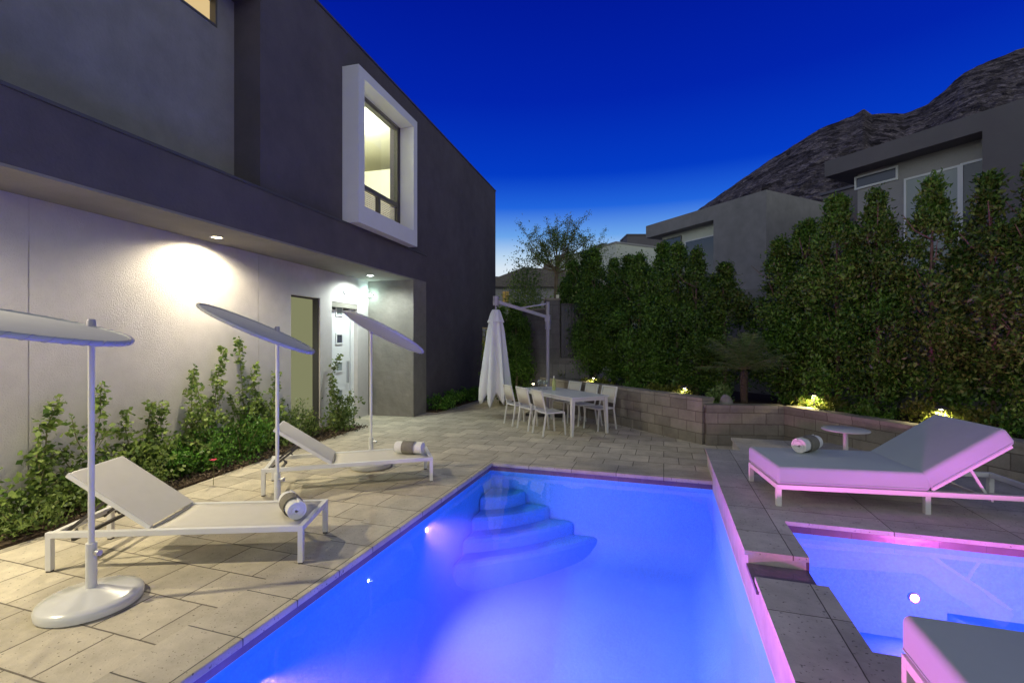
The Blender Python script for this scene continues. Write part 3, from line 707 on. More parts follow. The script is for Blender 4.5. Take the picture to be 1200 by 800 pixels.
# columnar hedge left of the mast, lit hedge beyond the house corner
P = at_depth(609, 470, 13.4); dup(variants[0], (P.x - .1, P.y, .0), 1, 'dark columnar hedge tree just right of the closed umbrella', (.92, .92, .74))
P = at_depth(594, 470, 13.7); dup(variants[1], (P.x - .2, P.y, .0), 2, 'dark columnar hedge tree just behind the closed umbrella', (.9, .9, .72))
def shrub(name, label, P, r, h, n, mat, leaf, seed, cat='shrub', group=None, stems=6):
    rng = np.random.default_rng(seed); t = thing(name, label, cat, P, 0, group)
    pts = []
    for _ in range(max(6, n // 60)):
        a = rng.uniform(0, 6.28); q = r * math.sqrt(rng.uniform(0, 1)) * .85; hh = h * rng.uniform(.15, .95) * (1 - .45 * (q / r) ** 2)
        pts.append(np.array((q * math.cos(a), q * math.sin(a), hh)) + rng.normal(size=(60, 3)) * (r * .17, r * .17, h * .12))
    pts = np.concatenate(pts); pts[:, 2] = np.abs(pts[:, 2]) + .01
    leaves_obj('foliage', pts, leaf, mat, t, rng, .45, .5)
    mb = MB()
    for k in range(stems):
        a = k * 6.28 / stems; mb.tube([(0, 0, -.02), (r * .4 * math.cos(a), r * .4 * math.sin(a), h * .45), (r * .7 * math.cos(a), r * .7 * math.sin(a), h * .8)], [.008, .006, .003], 5)
    mb.build('stem', 'stem', t)
    return t
P = at_depth(563, 470, 20); shrub('lit_hedge', 'yellow green lit hedge seen past the dark house corner', (P.x, P.y, 0), .9, 2.45, 5000, 'leaf_lit', .09, 11)
lamp('garden_uplight', 'POINT', (P.x + .75, P.y - .95, 1.0), 90, (1, .85, .4), size=.05)
# low green shrubs along the dark house wall
for i, y in enumerate((1.25, 2.2, 3.2, 4.3)):
    shrub('shrub', 'low green ground shrub at the foot of the dark wall, %s beyond the column' % ords[i], hw((.16 + .02 * i, y, .02)), .38, .36, 1100, 'leaf_shrub', .06, 20 + i, group='shrubs along the dark house wall')
# climbing vines on the white wall: stems fanned up, leaves along them
def vine(label, y, zt, seed, lean=0., spread=.28, n_st=3, off=.22, bush=.5, name='climbing_vine', leaf=.064, mat='leaf_vine'):
    rng = np.random.default_rng(seed); base = hw((wx(y) + off, y, .02))
    t = thing(name, label, 'vine', base, HA, 'climbing vines along the white wall')
    mb = MB(); pts = []; dirs = []
    for k in range(n_st):
        hgt = zt * (1 if k == 0 else rng.uniform(.45, .8)); sy = (lean if k == 0 else rng.uniform(-spread, spread)); px = rng.uniform(-.12, .12)
        if k == 0: px = -off + .13
        cp = [Vector((0, 0, 0)), Vector((px * .6, sy * .3 + rng.uniform(-.04, .04), hgt * .4)), Vector((px, sy * .7 + rng.uniform(-.05, .05), hgt * .75)), Vector((px * .9, sy, hgt))]
        mb.tube(cp, [.009, .007, .005, .003], 5)
        m = int((150 if k == 0 else 90) * hgt)
        for _ in range(m):
            s = rng.uniform(.08, 1.0) * 2.999; i = int(s); f = s - i
            p = cp[i].lerp(cp[i + 1], f); w_ = .022 + .045 * (1 - s / 3)
            d = rng.normal(size=3); d[2] = -.3; pts.append(np.array(p) + rng.normal(size=3) * w_); dirs.append(d)
    for k in range(4):                                # short arching sprays from the lower stem
        a = rng.uniform(-1.5, 1.5) + (math.pi if rng.uniform() < .25 else 0); l = rng.uniform(.25, .5); h0 = rng.uniform(.1, .45) * zt
        cp = [Vector((0, lean * h0 / zt * .6, h0)), Vector((.3 * l * math.cos(a), l * .55 * math.sin(a) + lean * h0 / zt * .6, h0 + l * .45)), Vector((.6 * l * math.cos(a), l * math.sin(a) + lean * h0 / zt * .6, h0 + l * .40)), Vector((.7 * l * math.cos(a), 1.25 * l * math.sin(a) + lean * h0 / zt * .6, h0 + l * .12))]
        mb.tube(cp, [.005, .004, .003, .002], 4)
        for _ in range(34):
            q = rng.uniform(.15, 1) * 2.999; i = int(q); p = cp[i].lerp(cp[i + 1], q - i); d = rng.normal(size=3); d[2] -= .4
            pts.append(np.array(p) + rng.normal(size=3) * .02); dirs.append(d)
    for _ in range(int(560 * bush)):
        a = rng.uniform(0, 6.28); q = abs(rng.normal()) * .26
        pts.append(np.array((q * math.cos(a) * .8 - .02, q * math.sin(a) * 1.3, abs(rng.normal()) * .26 + .03))); dirs.append(rng.normal(size=3))
    mb.build('stem', 'stem', t)
    leaves_obj('foliage', np.array(pts), leaf, mat, t, rng, .0, .72, .1, np.array(dirs))
    return t
def wall_hit(u, v):
    x = -1.2
    c, s = math.cos(HA), math.sin(HA); a, b_ = ray(u)
    lx, ly = a * c + b_ * s, -a * s + b_ * c; o = hl((0, 0, 0))
    for _ in range(10):
        d = (x + .14 - o.x) / lx; y = o.y + ly * d; x = wx(y)
    return y, H - (v - 400) * d / F
vl = [(8, 575, .3, 'short straggling vine at the left edge of the picture'), (70, 466, .25, 'thin tall vine rising beside the wall joint left of the near umbrella pole'),
      (118, 452, .12, 'tall vine seen just right of the near umbrella pole'), (150, 482, -.1, 'bushy vine behind the raised back of the near lounger'),
      (178, 472, .1, 'vine with two shoots right of the near lounger back'), (190, 470, .1, 'dense vine above the green bushes, lower than its right neighbour'),
      (228, 432, .05, 'tall pointed vine left of the leaning vine under the wall spot'), (262, 409, .35, 'vine leaning right under the bright wall spot'),
      (281, 398, -.1, 'tallest vine on the white wall, just right of the wall spot'), (298, 428, -.1, 'leaning vine behind the middle umbrella pole'),
      (325, 436, .25, 'vine with arching shoot left of the frosted window')]
for i, (u, v, ln, lab) in enumerate(vl):
    y, z = wall_hit(u, v)
    vine(lab, y - ln, z, 40 + i, ln, .3, 3 + (i % 2), .20, .55)
def front_bush(u, v, r, h, lab, seed, mat='leaf_shrub', n=1500, leaf=.05):
    P = ground(u, v); shrub('bush', lab, (P.x, P.y, .02), r, h, n, mat, leaf, seed, 'bush', 'bushes along the white wall')
front_bush(285, 540, .40, .62, 'bright green bush in front of the tallest vine', 60)
front_bush(240, 552, .42, .55, 'bright green bush right of the red flower', 61)
front_bush(205, 560, .36, .45, 'green bush bearing one red flower', 62)
front_bush(165, 578, .36, .40, 'olive bush behind the near lounger back', 63, 'leaf_vine')
front_bush(100, 598, .36, .34, 'olive bush behind the near umbrella pole', 64, 'leaf_vine')
front_bush(28, 625, .34, .30, 'low green bush at the left edge of the bed', 65, 'leaf_vine', 900)
front_bush(325, 522, .36, .55, 'dark green bush right of the middle umbrella pole', 66, 'leaf_vine')
front_bush(352, 515, .36, .62, 'leafy bush below the frosted side window', 67, 'leaf_vine')
front_bush(400, 500, .34, .40, 'olive bush at the end of the bed by the white door', 68, 'leaf_vine', 1100)
y, z = wall_hit(372, 430)
vine('open branched shrub in front of the white door', -2.1, 1.50, 70, .55, .5, 6, .55, .8)
P = ground(250, 568); t = thing('flower', 'single red flower low in front of the green bushes', 'flower', (P.x, P.y, .0))
mb = MB(); mb.tube([(0, 0, 0), (.01, 0, .18), (.0, .01, .30)], [.004, .003, .003], 5); mb.build('stem', 'stem', t)
mb = MB()
for k in range(7):
    a = k * 2 * math.pi / 7; c, s = math.cos(a), math.sin(a)
    mb.quad((0, 0, .30), (c * .03 - s * .015, s * .03 + c * .015, .315), (c * .05, s * .05, .325), (c * .03 + s * .015, s * .03 - c * .015, .315))
mb.build('petals', 'flower', t)
# thin tree over the far wall
def thin_tree():
    rng = np.random.default_rng(9); P = at_depth(652, 400, 17.5); P.z = 0
    t = thing('desert_tree', 'thin leafed tree with open branching crown against the pale dusk sky', 'tree', P)
    mb = MB(); pts = []
    def z_(v): return H - (v - 400) * 17.5 / F
    k = 17.5 / F
    trunk = [Vector((0, 0, 0)), Vector((-.05, 0, 2)), Vector((.0, 0, z_(325))), Vector((.05, 0, z_(300)))]
    mb.tube(trunk, [.11, .09, .07, .06], 8)
    right = Vector((CY, SY, 0)); fwd = Vector((-SY, CY, 0))
    tips = [(612, 262), (617, 285), (630, 268), (641, 252), (655, 247), (668, 255), (678, 262), (688, 275), (700, 272), (716, 278), (650, 262), (664, 268), (640, 285), (630, 300), (690, 290), (674, 285), (620, 305)]
    for (u, v) in tips:
        dep = rng.uniform(-1.1, 1.1)
        tip = right * ((u - 652) * k) + fwd * dep + Vector((0, 0, z_(v)))
        st = trunk[2].lerp(trunk[3], rng.uniform(0, 1)); mid = st.lerp(tip, .5) + Vector((0, 0, -.12 + rng.uniform(-.1, .1))) 
        mb.tube([st, st.lerp(mid, .5) + Vector((0, 0, -.03)), mid, mid.lerp(tip, .6), tip], [.035, .025, .018, .011, .004], 6)
        for _ in range(6):
            b0 = st.lerp(tip, rng.uniform(.3, .9)); e = b0 + Vector(rng.normal(size=3)) * .32 + Vector((0, 0, .2)); mb.tube([b0, e], [.008, .003], 4)
            for _ in range(85):
                pts.append(np.array(b0.lerp(e, rng.uniform(.2, 1.05))) + rng.normal(size=3) * .06)
        for _ in range(130): pts.append(np.array(st.lerp(tip, rng.uniform(.5, 1.02))) + rng.normal(size=3) * .06)
    for (u, v, n, s) in ((683, 305, 1500, .38), (700, 296, 900, .30), (664, 315, 900, .33), (690, 325, 1200, .42), (668, 345, 900, .4)):
        c = right * ((u - 652) * k) + Vector((0, 0, z_(v))) + fwd * rng.uniform(-.4, .4)
        pts.extend(np.array(c) + rng.normal(size=(n // 2, 3)) * (s, s, s * .55))
    mb.build('trunk', 'bark', t, True)
    leaves_obj('crown', np.array(pts), .065, 'leaf_tree', t, rng, .2, .4)
thin_tree()
P = at_depth(612, 352, 19.5); shrub('bush', 'round yellow green bush in front of the low far house', (P.x, P.y, 0), 1.0, 5.2, 9000, 'leaf_tree', .10, 77, 'bush')
P = at_depth(650, 352, 18.5); shrub('bush', 'olive bush showing over the gate pillar', (P.x + .3, P.y, 0), .9, 3.6, 3600, 'leaf_tree', .09, 78, 'bush')
# pygmy palm
def palm():
    rng = np.random.default_rng(3); P = hit_p(872, 460, 7.55); P.z = .6
    t = thing('palm', 'small feathery palm between the two hedge rows', 'palm tree', P)
    mb = MB(); mb.lathe([(.0, -.05), (.06, -.05), (.07, .1), (.06, .1), (.065, .5), (.06, .66), (0, .72)], 12); mb.build('trunk', 'palm_trunk', t, True)
    pts = []; dirs = []; mb = MB()
    vv, ff = [], []
    for k in range(46):
        a = k * 2.4; el = rng.uniform(.15, 1.5); L = rng.uniform(.7, 1.0); prev = None; stem = []
        for s in np.linspace(0, 1, 13):
            r = L * s * math.cos(el) ; z = .70 + L * (s * math.sin(el) - (.10 + .16 * math.sin(el)) * s * s)
            stem.append(Vector((r * math.cos(a), r * math.sin(a), z)))
        mb.tube(stem, [.008 - .0005 * i for i in range(13)], 4)
        for i in range(2, 13):
            tg = (stem[i] - stem[i - 1]).normalized(); sd = tg.cross(Vector((0, 0, 1))).normalized()
            for sgn in (-1, 1):
                l = .17 * math.sin(math.pi * (i / 13) ** .8) + .04
                for j in range(2):
                    b0 = stem[i].lerp(stem[i - 1], j * .5); d = (sd * sgn + tg * .7 + Vector((0, 0, -.55 + rng.uniform(-.35, .35)))).normalized(); w_ = tg * .009
                    n0 = len(vv); vv += [b0 - w_, b0 + w_, b0 + d * l]; ff.append((n0, n0 + 1, n0 + 2))
    mb.build('frond_stem', 'stem', t)
    me = bpy.data.meshes.new('frond'); me.from_pydata(vv, [], ff); me.materials.append(M['leaf_palm']); o = bpy.data.objects.new('frond', me); COL.objects.link(o); o.parent = t
palm()
P = hit_p(851, 472, 7.25); mb = MB(); bmesh.ops.create_icosphere(mb.bm, subdivisions=3, radius=.125)
for v in mb.bm.verts: v.co = Vector((v.co.x * .9, v.co.y * .7, v.co.z * 1.25)) * (1 + .25 * noise.noise(v.co * 7))
tag(mb.build('rock', 'rock', None, True, (P.x, P.y, .71)), 'pale upright rock on the planter soil beside the palm', 'rock')
# garden path lights with the shrubs they light
def path_light(P, lab, e=16):
    t = thing('path_light', lab, 'garden light', P, 0, 'garden lights in the planter')
    MB().tube([(0, 0, -.05), (0, 0, .30)], .012, 8).build('post', 'dark_metal', t)
    MB().lathe([(.0, .335), (.03, .33), (.085, .30), (.09, .292), (.02, .296)], 20).build('shade', 'dark_metal', t, True)
    MB().lathe([(0, .268), (.022, .275), (.028, .29), (0, .295)], 14).build('bulb', 'lamp_path', t, True)
    l = lamp('path_lamp', 'SPOT', (0, 0, .262), e, (1, .86, .42), size=.04, spot_size=R(165), spot_blend=.4); l.parent = t
pls = [(AB(9.55, 7.2), 'glowing garden light in low shrubs behind the dining chairs'), (AB(6.68, 7.22), 'glowing garden light beside the pale rock'),
       (AB(4.76, 8.15), 'glowing garden light in low shrubs above the round side table'), (AB(3.02, 8.02), 'garden light hidden in the bright shrub behind the daybed backrest')]
for i, (P, lab) in enumerate(pls): path_light(Vector((P.x, P.y, .61)), lab, (45, 50, 70, 80)[i])
sh = [(9.75, 7.3, .30, .26, 'leaf_lit', 'lit low shrub left of the garden light behind the dining chairs'), (9.25, 7.25, .34, .24, 'leaf_lit', 'lit low shrub right of the garden light behind the dining chairs'),
      (8.2, 7.3, .32, .25, 'leaf_hedge', 'dark low shrub between two garden lights behind the tan wall'), (7.35, 7.25, .34, .28, 'leaf_lit', 'green low shrub left of the pale rock'),
      (6.9, 7.35, .28, .32, 'leaf_lit', 'lit yellow shrub at the garden light by the rock'), (5.15, 8.35, .28, .28, 'leaf_hedge', 'dark low shrub right of the palm'),
      (4.95, 8.25, .22, .26, 'leaf_lit', 'lit shrub left of the garden light above the side table'), (4.5, 8.2, .30, .28, 'leaf_lit', 'lit shrub right of the garden light above the side table'),
      (3.9, 8.15, .34, .26, 'leaf_hedge', 'dark low shrub left of the daybed backrest'), (3.2, 8.2, .30, .34, 'leaf_lit', 'bright yellow green shrub just behind the daybed backrest'), (2.8, 8.1, .3, .34, 'leaf_lit', 'bright shrub right of the daybed backrest'),
      (2.2, 8.1, .36, .36, 'leaf_hedge', 'dark shrub at the right edge behind the planter wall'), (11.0, 7.35, .28, .45, 'leaf_lit', 'yellow green shrub left end of the planter below the gate')]
for i, (q, p, r, h, m_, lab) in enumerate(sh):
    shrub('shrub', lab, AB(q, p, .61), r, h, 900, m_, .06, 120 + i, group='low shrubs in the planter')
# spiky young plant at the palm foot
shrub('shrub', 'reddish spiky plant at the foot of the palm', AB(6.05, 7.45, .61), .22, .36, 700, 'leaf_palm', .09, 140)

# ================================================================== FURNITURE
def make_lounger(label, loc, rz):
    t = thing('sun_lounger', label, 'sun lounger', loc, rz, 'white sling sun loungers')
    L, W, zf = 1.95, .62, .31; hw_ = W / 2; s = .042
    mb = MB()
    for sg in (-1, 1): mb.rng(0, L, sg * hw_ - s / 2, sg * hw_ + s / 2, zf - .045, zf)
    mb.rng(s / 2, s / 2 + s, -hw_ + s / 2, hw_ - s / 2, zf - .045, zf - .002); mb.rng(L - s, L, -hw_ + s / 2, hw_ - s / 2, zf - .045, zf - .002)
    mb.rng(.72, .75, -hw_ + s / 2, hw_ - s / 2, zf - .045, zf - .01)
    mb.build('frame', 'white_metal', t, bevel=.003)
    for x in (s / 2, L - s / 2):
        for sg in (-1, 1): 
            lg = MB().rng(x - s / 2, x + s / 2, sg * hw_ - s / 2, sg * hw_ + s / 2, .012, zf - .045).build('leg', 'white_metal', t, bevel=.003)
            MB().rng(x - s / 2 + .004, x + s / 2 - .004, sg * hw_ - s / 2 + .004, sg * hw_ + s / 2 - .004, 0, .012).build('foot_pad', 'dark_metal', lg)
    mb = MB(); n = 10                                  # seat sling sags slightly
    for i in range(n):
        x0, x1 = .76 + (L - s - .76) * i / n, .76 + (L - s - .76) * (i + 1) / n
        for j in range(6):
            y0, y1 = -hw_ + s / 2 + (W - s) * j / 6, -hw_ + s / 2 + (W - s) * (j + 1) / 6
            f = lambda y: zf - .004 - .014 * (1 - (y / (hw_)) ** 2)
            mb.quad((x0, y0, f(y0)), (x1, y0, f(y0)), (x1, y1, f(y1)), (x0, y1, f(y1)))
    bmesh.ops.remove_doubles(mb.bm, verts=mb.bm.verts, dist=.0005)
    o = mb.build('seat', 'sling', t, True); md = o.modifiers.new('thick', 'SOLIDIFY'); md.thickness = .006
    a = R(35); BL = .76
    Rm = Matrix.Translation((.74, 0, zf - .01)) @ Matrix.Rotation(a, 4, 'Y')
    mb = MB()
    for sg in (-1, 1): mb.rng(-BL, 0, sg * (hw_ - .035) - .016, sg * (hw_ - .035) + .016, -.005, .03)
    mb.rng(-BL, -BL + .03, -hw_ + .05, hw_ - .05, -.005, .03)
    bmesh.ops.transform(mb.bm, matrix=Rm, verts=mb.bm.verts); br = mb.build('backrest_frame', 'white_metal', t, bevel=.003)
    mb = MB(); mb.rng(-BL + .012, -.005, -hw_ + .025, hw_ - .025, .031, .036); bmesh.ops.transform(mb.bm, matrix=Rm, verts=mb.bm.verts); mb.build('backrest', 'sling', t)
    mb = MB()
    for sg in (-1, 1):
        top = Rm @ Vector((-.42, sg * .22, -.01)); bot = Vector((top.x - .36, sg * .22, zf - .07)); mid = top.lerp(bot, .5)
        mb.bar(top, bot, .014, .024); mb.bar(mid + Vector((.02, 0, -.02)), mid + Vector((.045, 0, -.055)), .014); mb.bar(top.lerp(bot, .75) + Vector((.02, 0, -.02)), top.lerp(bot, .75) + Vector((.045, 0, -.055)), .014)
    mb.rng(.16, .185, -hw_ + s / 2, hw_ - s / 2, zf - .085, zf - .06)
    mb.build('ratchet', 'dark_metal', t)
    return t
A = ground(61, 668); B = ground(360, 658); ang1 = math.atan2(B.y - A.y, B.x - A.x)
def off(P, ang, l, w): return Vector((P.x + l * math.cos(ang) - w * math.sin(ang), P.y + l * math.sin(ang) + w * math.cos(ang), 0))
L1 = make_lounger('white sling lounger nearest the camera with its back raised, under the cut-off disc umbrella', off(A, ang1, -.02, .29), ang1)
A2 = ground(309, 580); B2 = ground(509, 563); ang2 = math.atan2(B2.y - A2.y, B2.x - A2.x)
L2 = dup(L1, off(A2, ang2, -.02, .29), ang2, 'white sling lounger farther from the camera, between two umbrella poles')
L2.scale = (1.02, 1.02, 1.02)

def make_towel(label, loc, rz):
    t = thing('rolled_towel', label, 'towel', loc, rz, 'rolled towels')
    mb = MB(); Lh = .19; turns = 4.2; n = 120; th = .007
    a, b_ = [], []
    for i in range(n + 1):
        ph = turns * 2 * math.pi * i / n; r = .012 + (.074 - .012) * i / n
        r *= 1 + .03 * math.sin(ph * 1.3)
        for lst, rr_ in ((a, r - th), (b_, r + th)): lst.append((rr_ * math.cos(ph), rr_ * math.sin(ph)))
    loops = a + b_[::-1]
    va = [mb.bm.verts.new((-Lh, y, z + .08)) for y, z in loops]; vb = [mb.bm.verts.new((Lh, y, z + .08)) for y, z in loops]
    m = len(loops)
    for i in range(m): mb.bm.faces.new((va[i], va[(i + 1) % m], vb[(i + 1) % m], vb[i]))
    for vs in (va, vb):
        for i in range(n): mb.bm.faces.new((vs[i], vs[i + 1], vs[m - 2 - i], vs[m - 1 - i]))
    mb.build('roll', 'towel', t, True)
    mb = MB(); mb.lathe([(.083, -.085), (.0855, -.08), (.0855, .08), (.083, .085), (.080, .08), (.080, -.08)], 40); 
    bmesh.ops.rotate(mb.bm, cent=(0, 0, 0), matrix=Matrix.Rotation(R(90), 3, 'Y'), verts=mb.bm.verts); bmesh.ops.translate(mb.bm, vec=(0, 0, .081), verts=mb.bm.verts)
    mb.build('band', 'towel_band', t, True)
    return t
T1 = make_towel('rolled white towel with taupe band on the foot of the near lounger', (-3.09, 3.36, .30), R(-36))
dup(T1, (-3.24, 5.63, .305), R(6), 'rolled white towel with taupe band on the far lounger')
dup(T1, (1.47, 5.82, .625), R(52), 'rolled white towel on the white daybed cushion, lit purple')

# disc umbrellas
def make_umbrella(label, base, top_z, slope, pitch, rad, offs, depth_off):
    t = thing('disc_umbrella', label, 'umbrella', base, 0, 'white disc umbrellas on weighted bases')
    MB().lathe([(0, 0), (.27, 0), (.29, .008), (.292, .045), (.28, .062), (.235, .075), (.16, .088), (.085, .112), (.05, .118), (0, .118)], 56).build('base', 'base_gloss', t, True)
    MB().tube([(0, 0, .11), (0, 0, .42)], .032, 20).build('sleeve', 'white_metal', t, True)
    MB().tube([(.0, 0, .36), (.055, 0, .36)], .011, 12).tube([(.055, 0, .36), (.085, 0, .36)], .02, 12).build('knob', 'silver', t, True)
    MB().tube([(0, 0, .42), (0, 0, top_z)], .0185, 18).build('pole', 'white_metal', t, True)
    # canopy axes: a along the picture's horizontal seen from the photograph, b away from it
    d = Vector((base[0], base[1], 0)).normalized(); r = Vector((d.y, -d.x, 0))
    a = (r * math.cos(slope) - Vector((0, 0, 1)) * math.sin(slope)).normalized()
    b_ = (d * math.cos(pitch) - Vector((0, 0, 1)) * math.sin(pitch)); b_ = (b_ - a * b_.dot(a)).normalized(); nrm = a.cross(b_)
    cpos = Vector((0, 0, top_z - .02)) + a * offs + b_ * depth_off * math.sqrt(rad * rad - offs * offs)   # the pole carries the disc at its rim
    mat = Matrix((a, b_, nrm)).transposed().to_4x4(); mat.translation = cpos
    n = 72; th = .032
    mb = MB(); mb.lathe([(0, th - .012), (rad - .012, th - .010), (rad - .012, .010), (0, .012)], n)
    bmesh.ops.transform(mb.bm, matrix=mat, verts=mb.bm.verts); mb.build('canopy', 'shade_cloth', t, True)
    mb = MB(); mb.lathe([(rad - .012, 0), (rad, .004), (rad + .006, th / 2), (rad, th - .004), (rad - .012, th), (rad - .018, th / 2), (rad - .012, 0)], n)
    bmesh.ops.transform(mb.bm, matrix=mat, verts=mb.bm.verts); rim = mb.build('rim', 'shade_cloth', t, True)
    mb = MB()
    cord = []                                          # one cord wound round the rim
    for k in range(44 * 10 + 1):
        a0 = 2 * math.pi * k / 440; w_ = 2 * math.pi * (k % 10) / 10
        q = rad - .006 + .0165 * math.cos(w_); cord.append((q * math.cos(a0), q * math.sin(a0), th / 2 + (th / 2 + .002) * math.sin(w_)))
    mb.tube(cord, .0018, 4)
    bmesh.ops.transform(mb.bm, matrix=mat, verts=mb.bm.verts); mb.build('lacing', 'umbrella_arm', rim)
    MB().lathe([(0, top_z + .055), (.02, top_z + .052), (.026, top_z + .04), (.026, top_z - .04), (0, top_z - .04)], 16).build('finial', 'umbrella_arm', t, True)
    return t
make_umbrella('white disc umbrella nearest the camera, its canopy cut off by the left edge', ground(107, 707), 1.90, R(11), R(-6.8), .60, -.39, -1)
make_umbrella('white disc umbrella between the two loungers with its canopy tilted up to the left', (-3.866, 4.003, 0), 1.905, R(24.5), R(-6.8), .525, -.155, -1)
make_umbrella('white disc umbrella farthest away in front of the white door and column', (-4.02, 5.905, 0), 1.95, R(28), R(6.5), .57, .165, -1)

# daybeds
def make_daybed(label, loc, rz):
    t = thing('daybed', label, 'daybed', loc, rz, 'thick white cushioned daybeds')
    W, L = .86, 2.35; zf = .205
    mb = MB(); s = .045
    for y in (0, W - s): mb.rng(0, L, y, y + s, zf - .045, zf)
    mb.rng(0, s, s, W - s, zf - .045, zf - .001); mb.rng(L - s, L, s, W - s, zf - .045, zf - .001)
    for x in (.4, .8, 1.2): mb.rng(x, x + .05, s, W - s, zf - .03, zf - .005)
    mb.build('frame', 'white_metal', t, bevel=.003)
    for x, hgt in ((0, 1), (1.24, 1), (L - s, 1)):
        for y in (0, W - s): MB().rng(x, x + s, y, y + s, 0, zf - .045).build('leg', 'white_metal', t, bevel=.003)
    mb = MB(); mb.rng(.0, 1.28, -.012, W + .012, zf + .002, zf + .175, .035, 5); sc = mb.build('seat_cushion', 'cushion', t, True)
    MB().tube([(.03, -.0135, zf + .03), (1.25, -.0135, zf + .03), (1.281, .02, zf + .03), (1.281, W - .02, zf + .03), (1.25, W + .0135, zf + .03), (.03, W + .0135, zf + .03), (-.0015, W - .02, zf + .03), (-.0015, .02, zf + .03), (.03, -.0135, zf + .03)], .004, 6).build('piping', 'cushion', sc, True)
    a = R(34); BL = .80
    Rm = Matrix.Translation((1.285, 0, zf + .012)) @ Matrix.Rotation(-a, 4, 'Y')
    mb = MB(); mb.rng(.0, BL, -.012, W + .012, .002, .172, .04, 5)
    for v in mb.bm.verts:                                            # mitre the hinge end
        if v.co.x < .3: v.co.x += (v.co.z - .0) * .0
    bmesh.ops.transform(mb.bm, matrix=Rm, verts=mb.bm.verts); bc = mb.build('back_cushion', 'cushion', t, True)
    mb = MB(); mb.tube([(.03, -.0135, .03), (BL - .03, -.0135, .03), (BL + .0015, .02, .03), (BL + .0015, W - .02, .03), (BL - .03, W + .0135, .03), (.03, W + .0135, .03)], .004, 6); bmesh.ops.transform(mb.bm, matrix=Rm, verts=mb.bm.verts); mb.build('piping', 'cushion', bc, True)
    mb = MB()
    for y in (.03, W - .06): mb.rng(.02, BL - .03, y, y + .03, -.03, -.003)
    mb.rng(BL - .06, BL - .03, .06, W - .06, -.03, -.003)
    bmesh.ops.transform(mb.bm, matrix=Rm, verts=mb.bm.verts); mb.build('back_frame', 'white_metal', t)
    mb = MB()
    for y in (.12, W - .12):
        top = Rm @ Vector((.42, y, -.03)); mb.bar(top, (top.x + .16, y, zf - .06), .016, .022)
    mb.rng(1.78, 1.80, s, W - s, zf - .075, zf - .046)
    mb.build('prop', 'white_metal', t)
    return t
D1 = make_daybed('white cushioned daybed with raised back on the raised deck behind the spa', (1.02, 5.06, PZ), R(7.5))
dup(D1, (.985, 1.63, PZ), R(0), 'white daybed cut off at the bottom right corner, near the camera')

# round side table
P = Vector((2.17, 6.95, PZ)); t = thing('side_table', 'small round white pedestal table behind the daybed', 'side table', P)
MB().lathe([(0, .445), (.25, .445), (.258, .452), (.258, .458), (.25, .464), (0, .464)], 48).build('tabletop', 'white_metal', t, True)
MB().tube([(0, 0, .01), (0, 0, .446)], .028, 18).build('stem', 'white_metal', t, True)
MB().lathe([(0, 0), (.17, 0), (.17, .008), (.05, .016), (0, .016)], 36).build('base', 'white_metal', t, True)

# dining set, aligned with the retaining wall
TA = R(135); TC = Vector((-1.355, 9.19, 0)) + AB(1.05, 0)
tb = thing('dining_table', 'long white outdoor dining table beside the block wall', 'table', TC, TA)
MB().rng(-1.08, 1.08, -.44, .44, .715, .74).build('tabletop', 'tabletop', tb, bevel=.004)
MB().rng(-1.04, 1.04, -.40, -.37, .655, .714).rng(-1.04, 1.04, .37, .40, .655, .714).rng(-1.04, -1.01, -.37, .37, .655, .714).rng(1.01, 1.04, -.37, .37, .655, .714).build('apron', 'white_metal', tb)
for sx in (-1, 1):
    for sy in (-1, 1):
        mb = MB(); x, y = sx * 1.02, sy * .385
        lo = [(x + sx * .02 + a * .022, y + sy * .03 + b_ * .022, 0) for a, b_ in ((-1, -1), (1, -1), (1, 1), (-1, 1))]; hi = [(x + a * .036, y + b_ * .036, .714) for a, b_ in ((-1, -1), (1, -1), (1, 1), (-1, 1))]
        lo = [mb.bm.verts.new(p) for p in lo]; hi = [mb.bm.verts.new(p) for p in hi]
        mb.bm.faces.new(lo); mb.bm.faces.new(hi)
        for k in range(4): mb.bm.faces.new((lo[k], lo[(k + 1) % 4], hi[(k + 1) % 4], hi[k]))
        mb.build('leg', 'white_metal', tb)
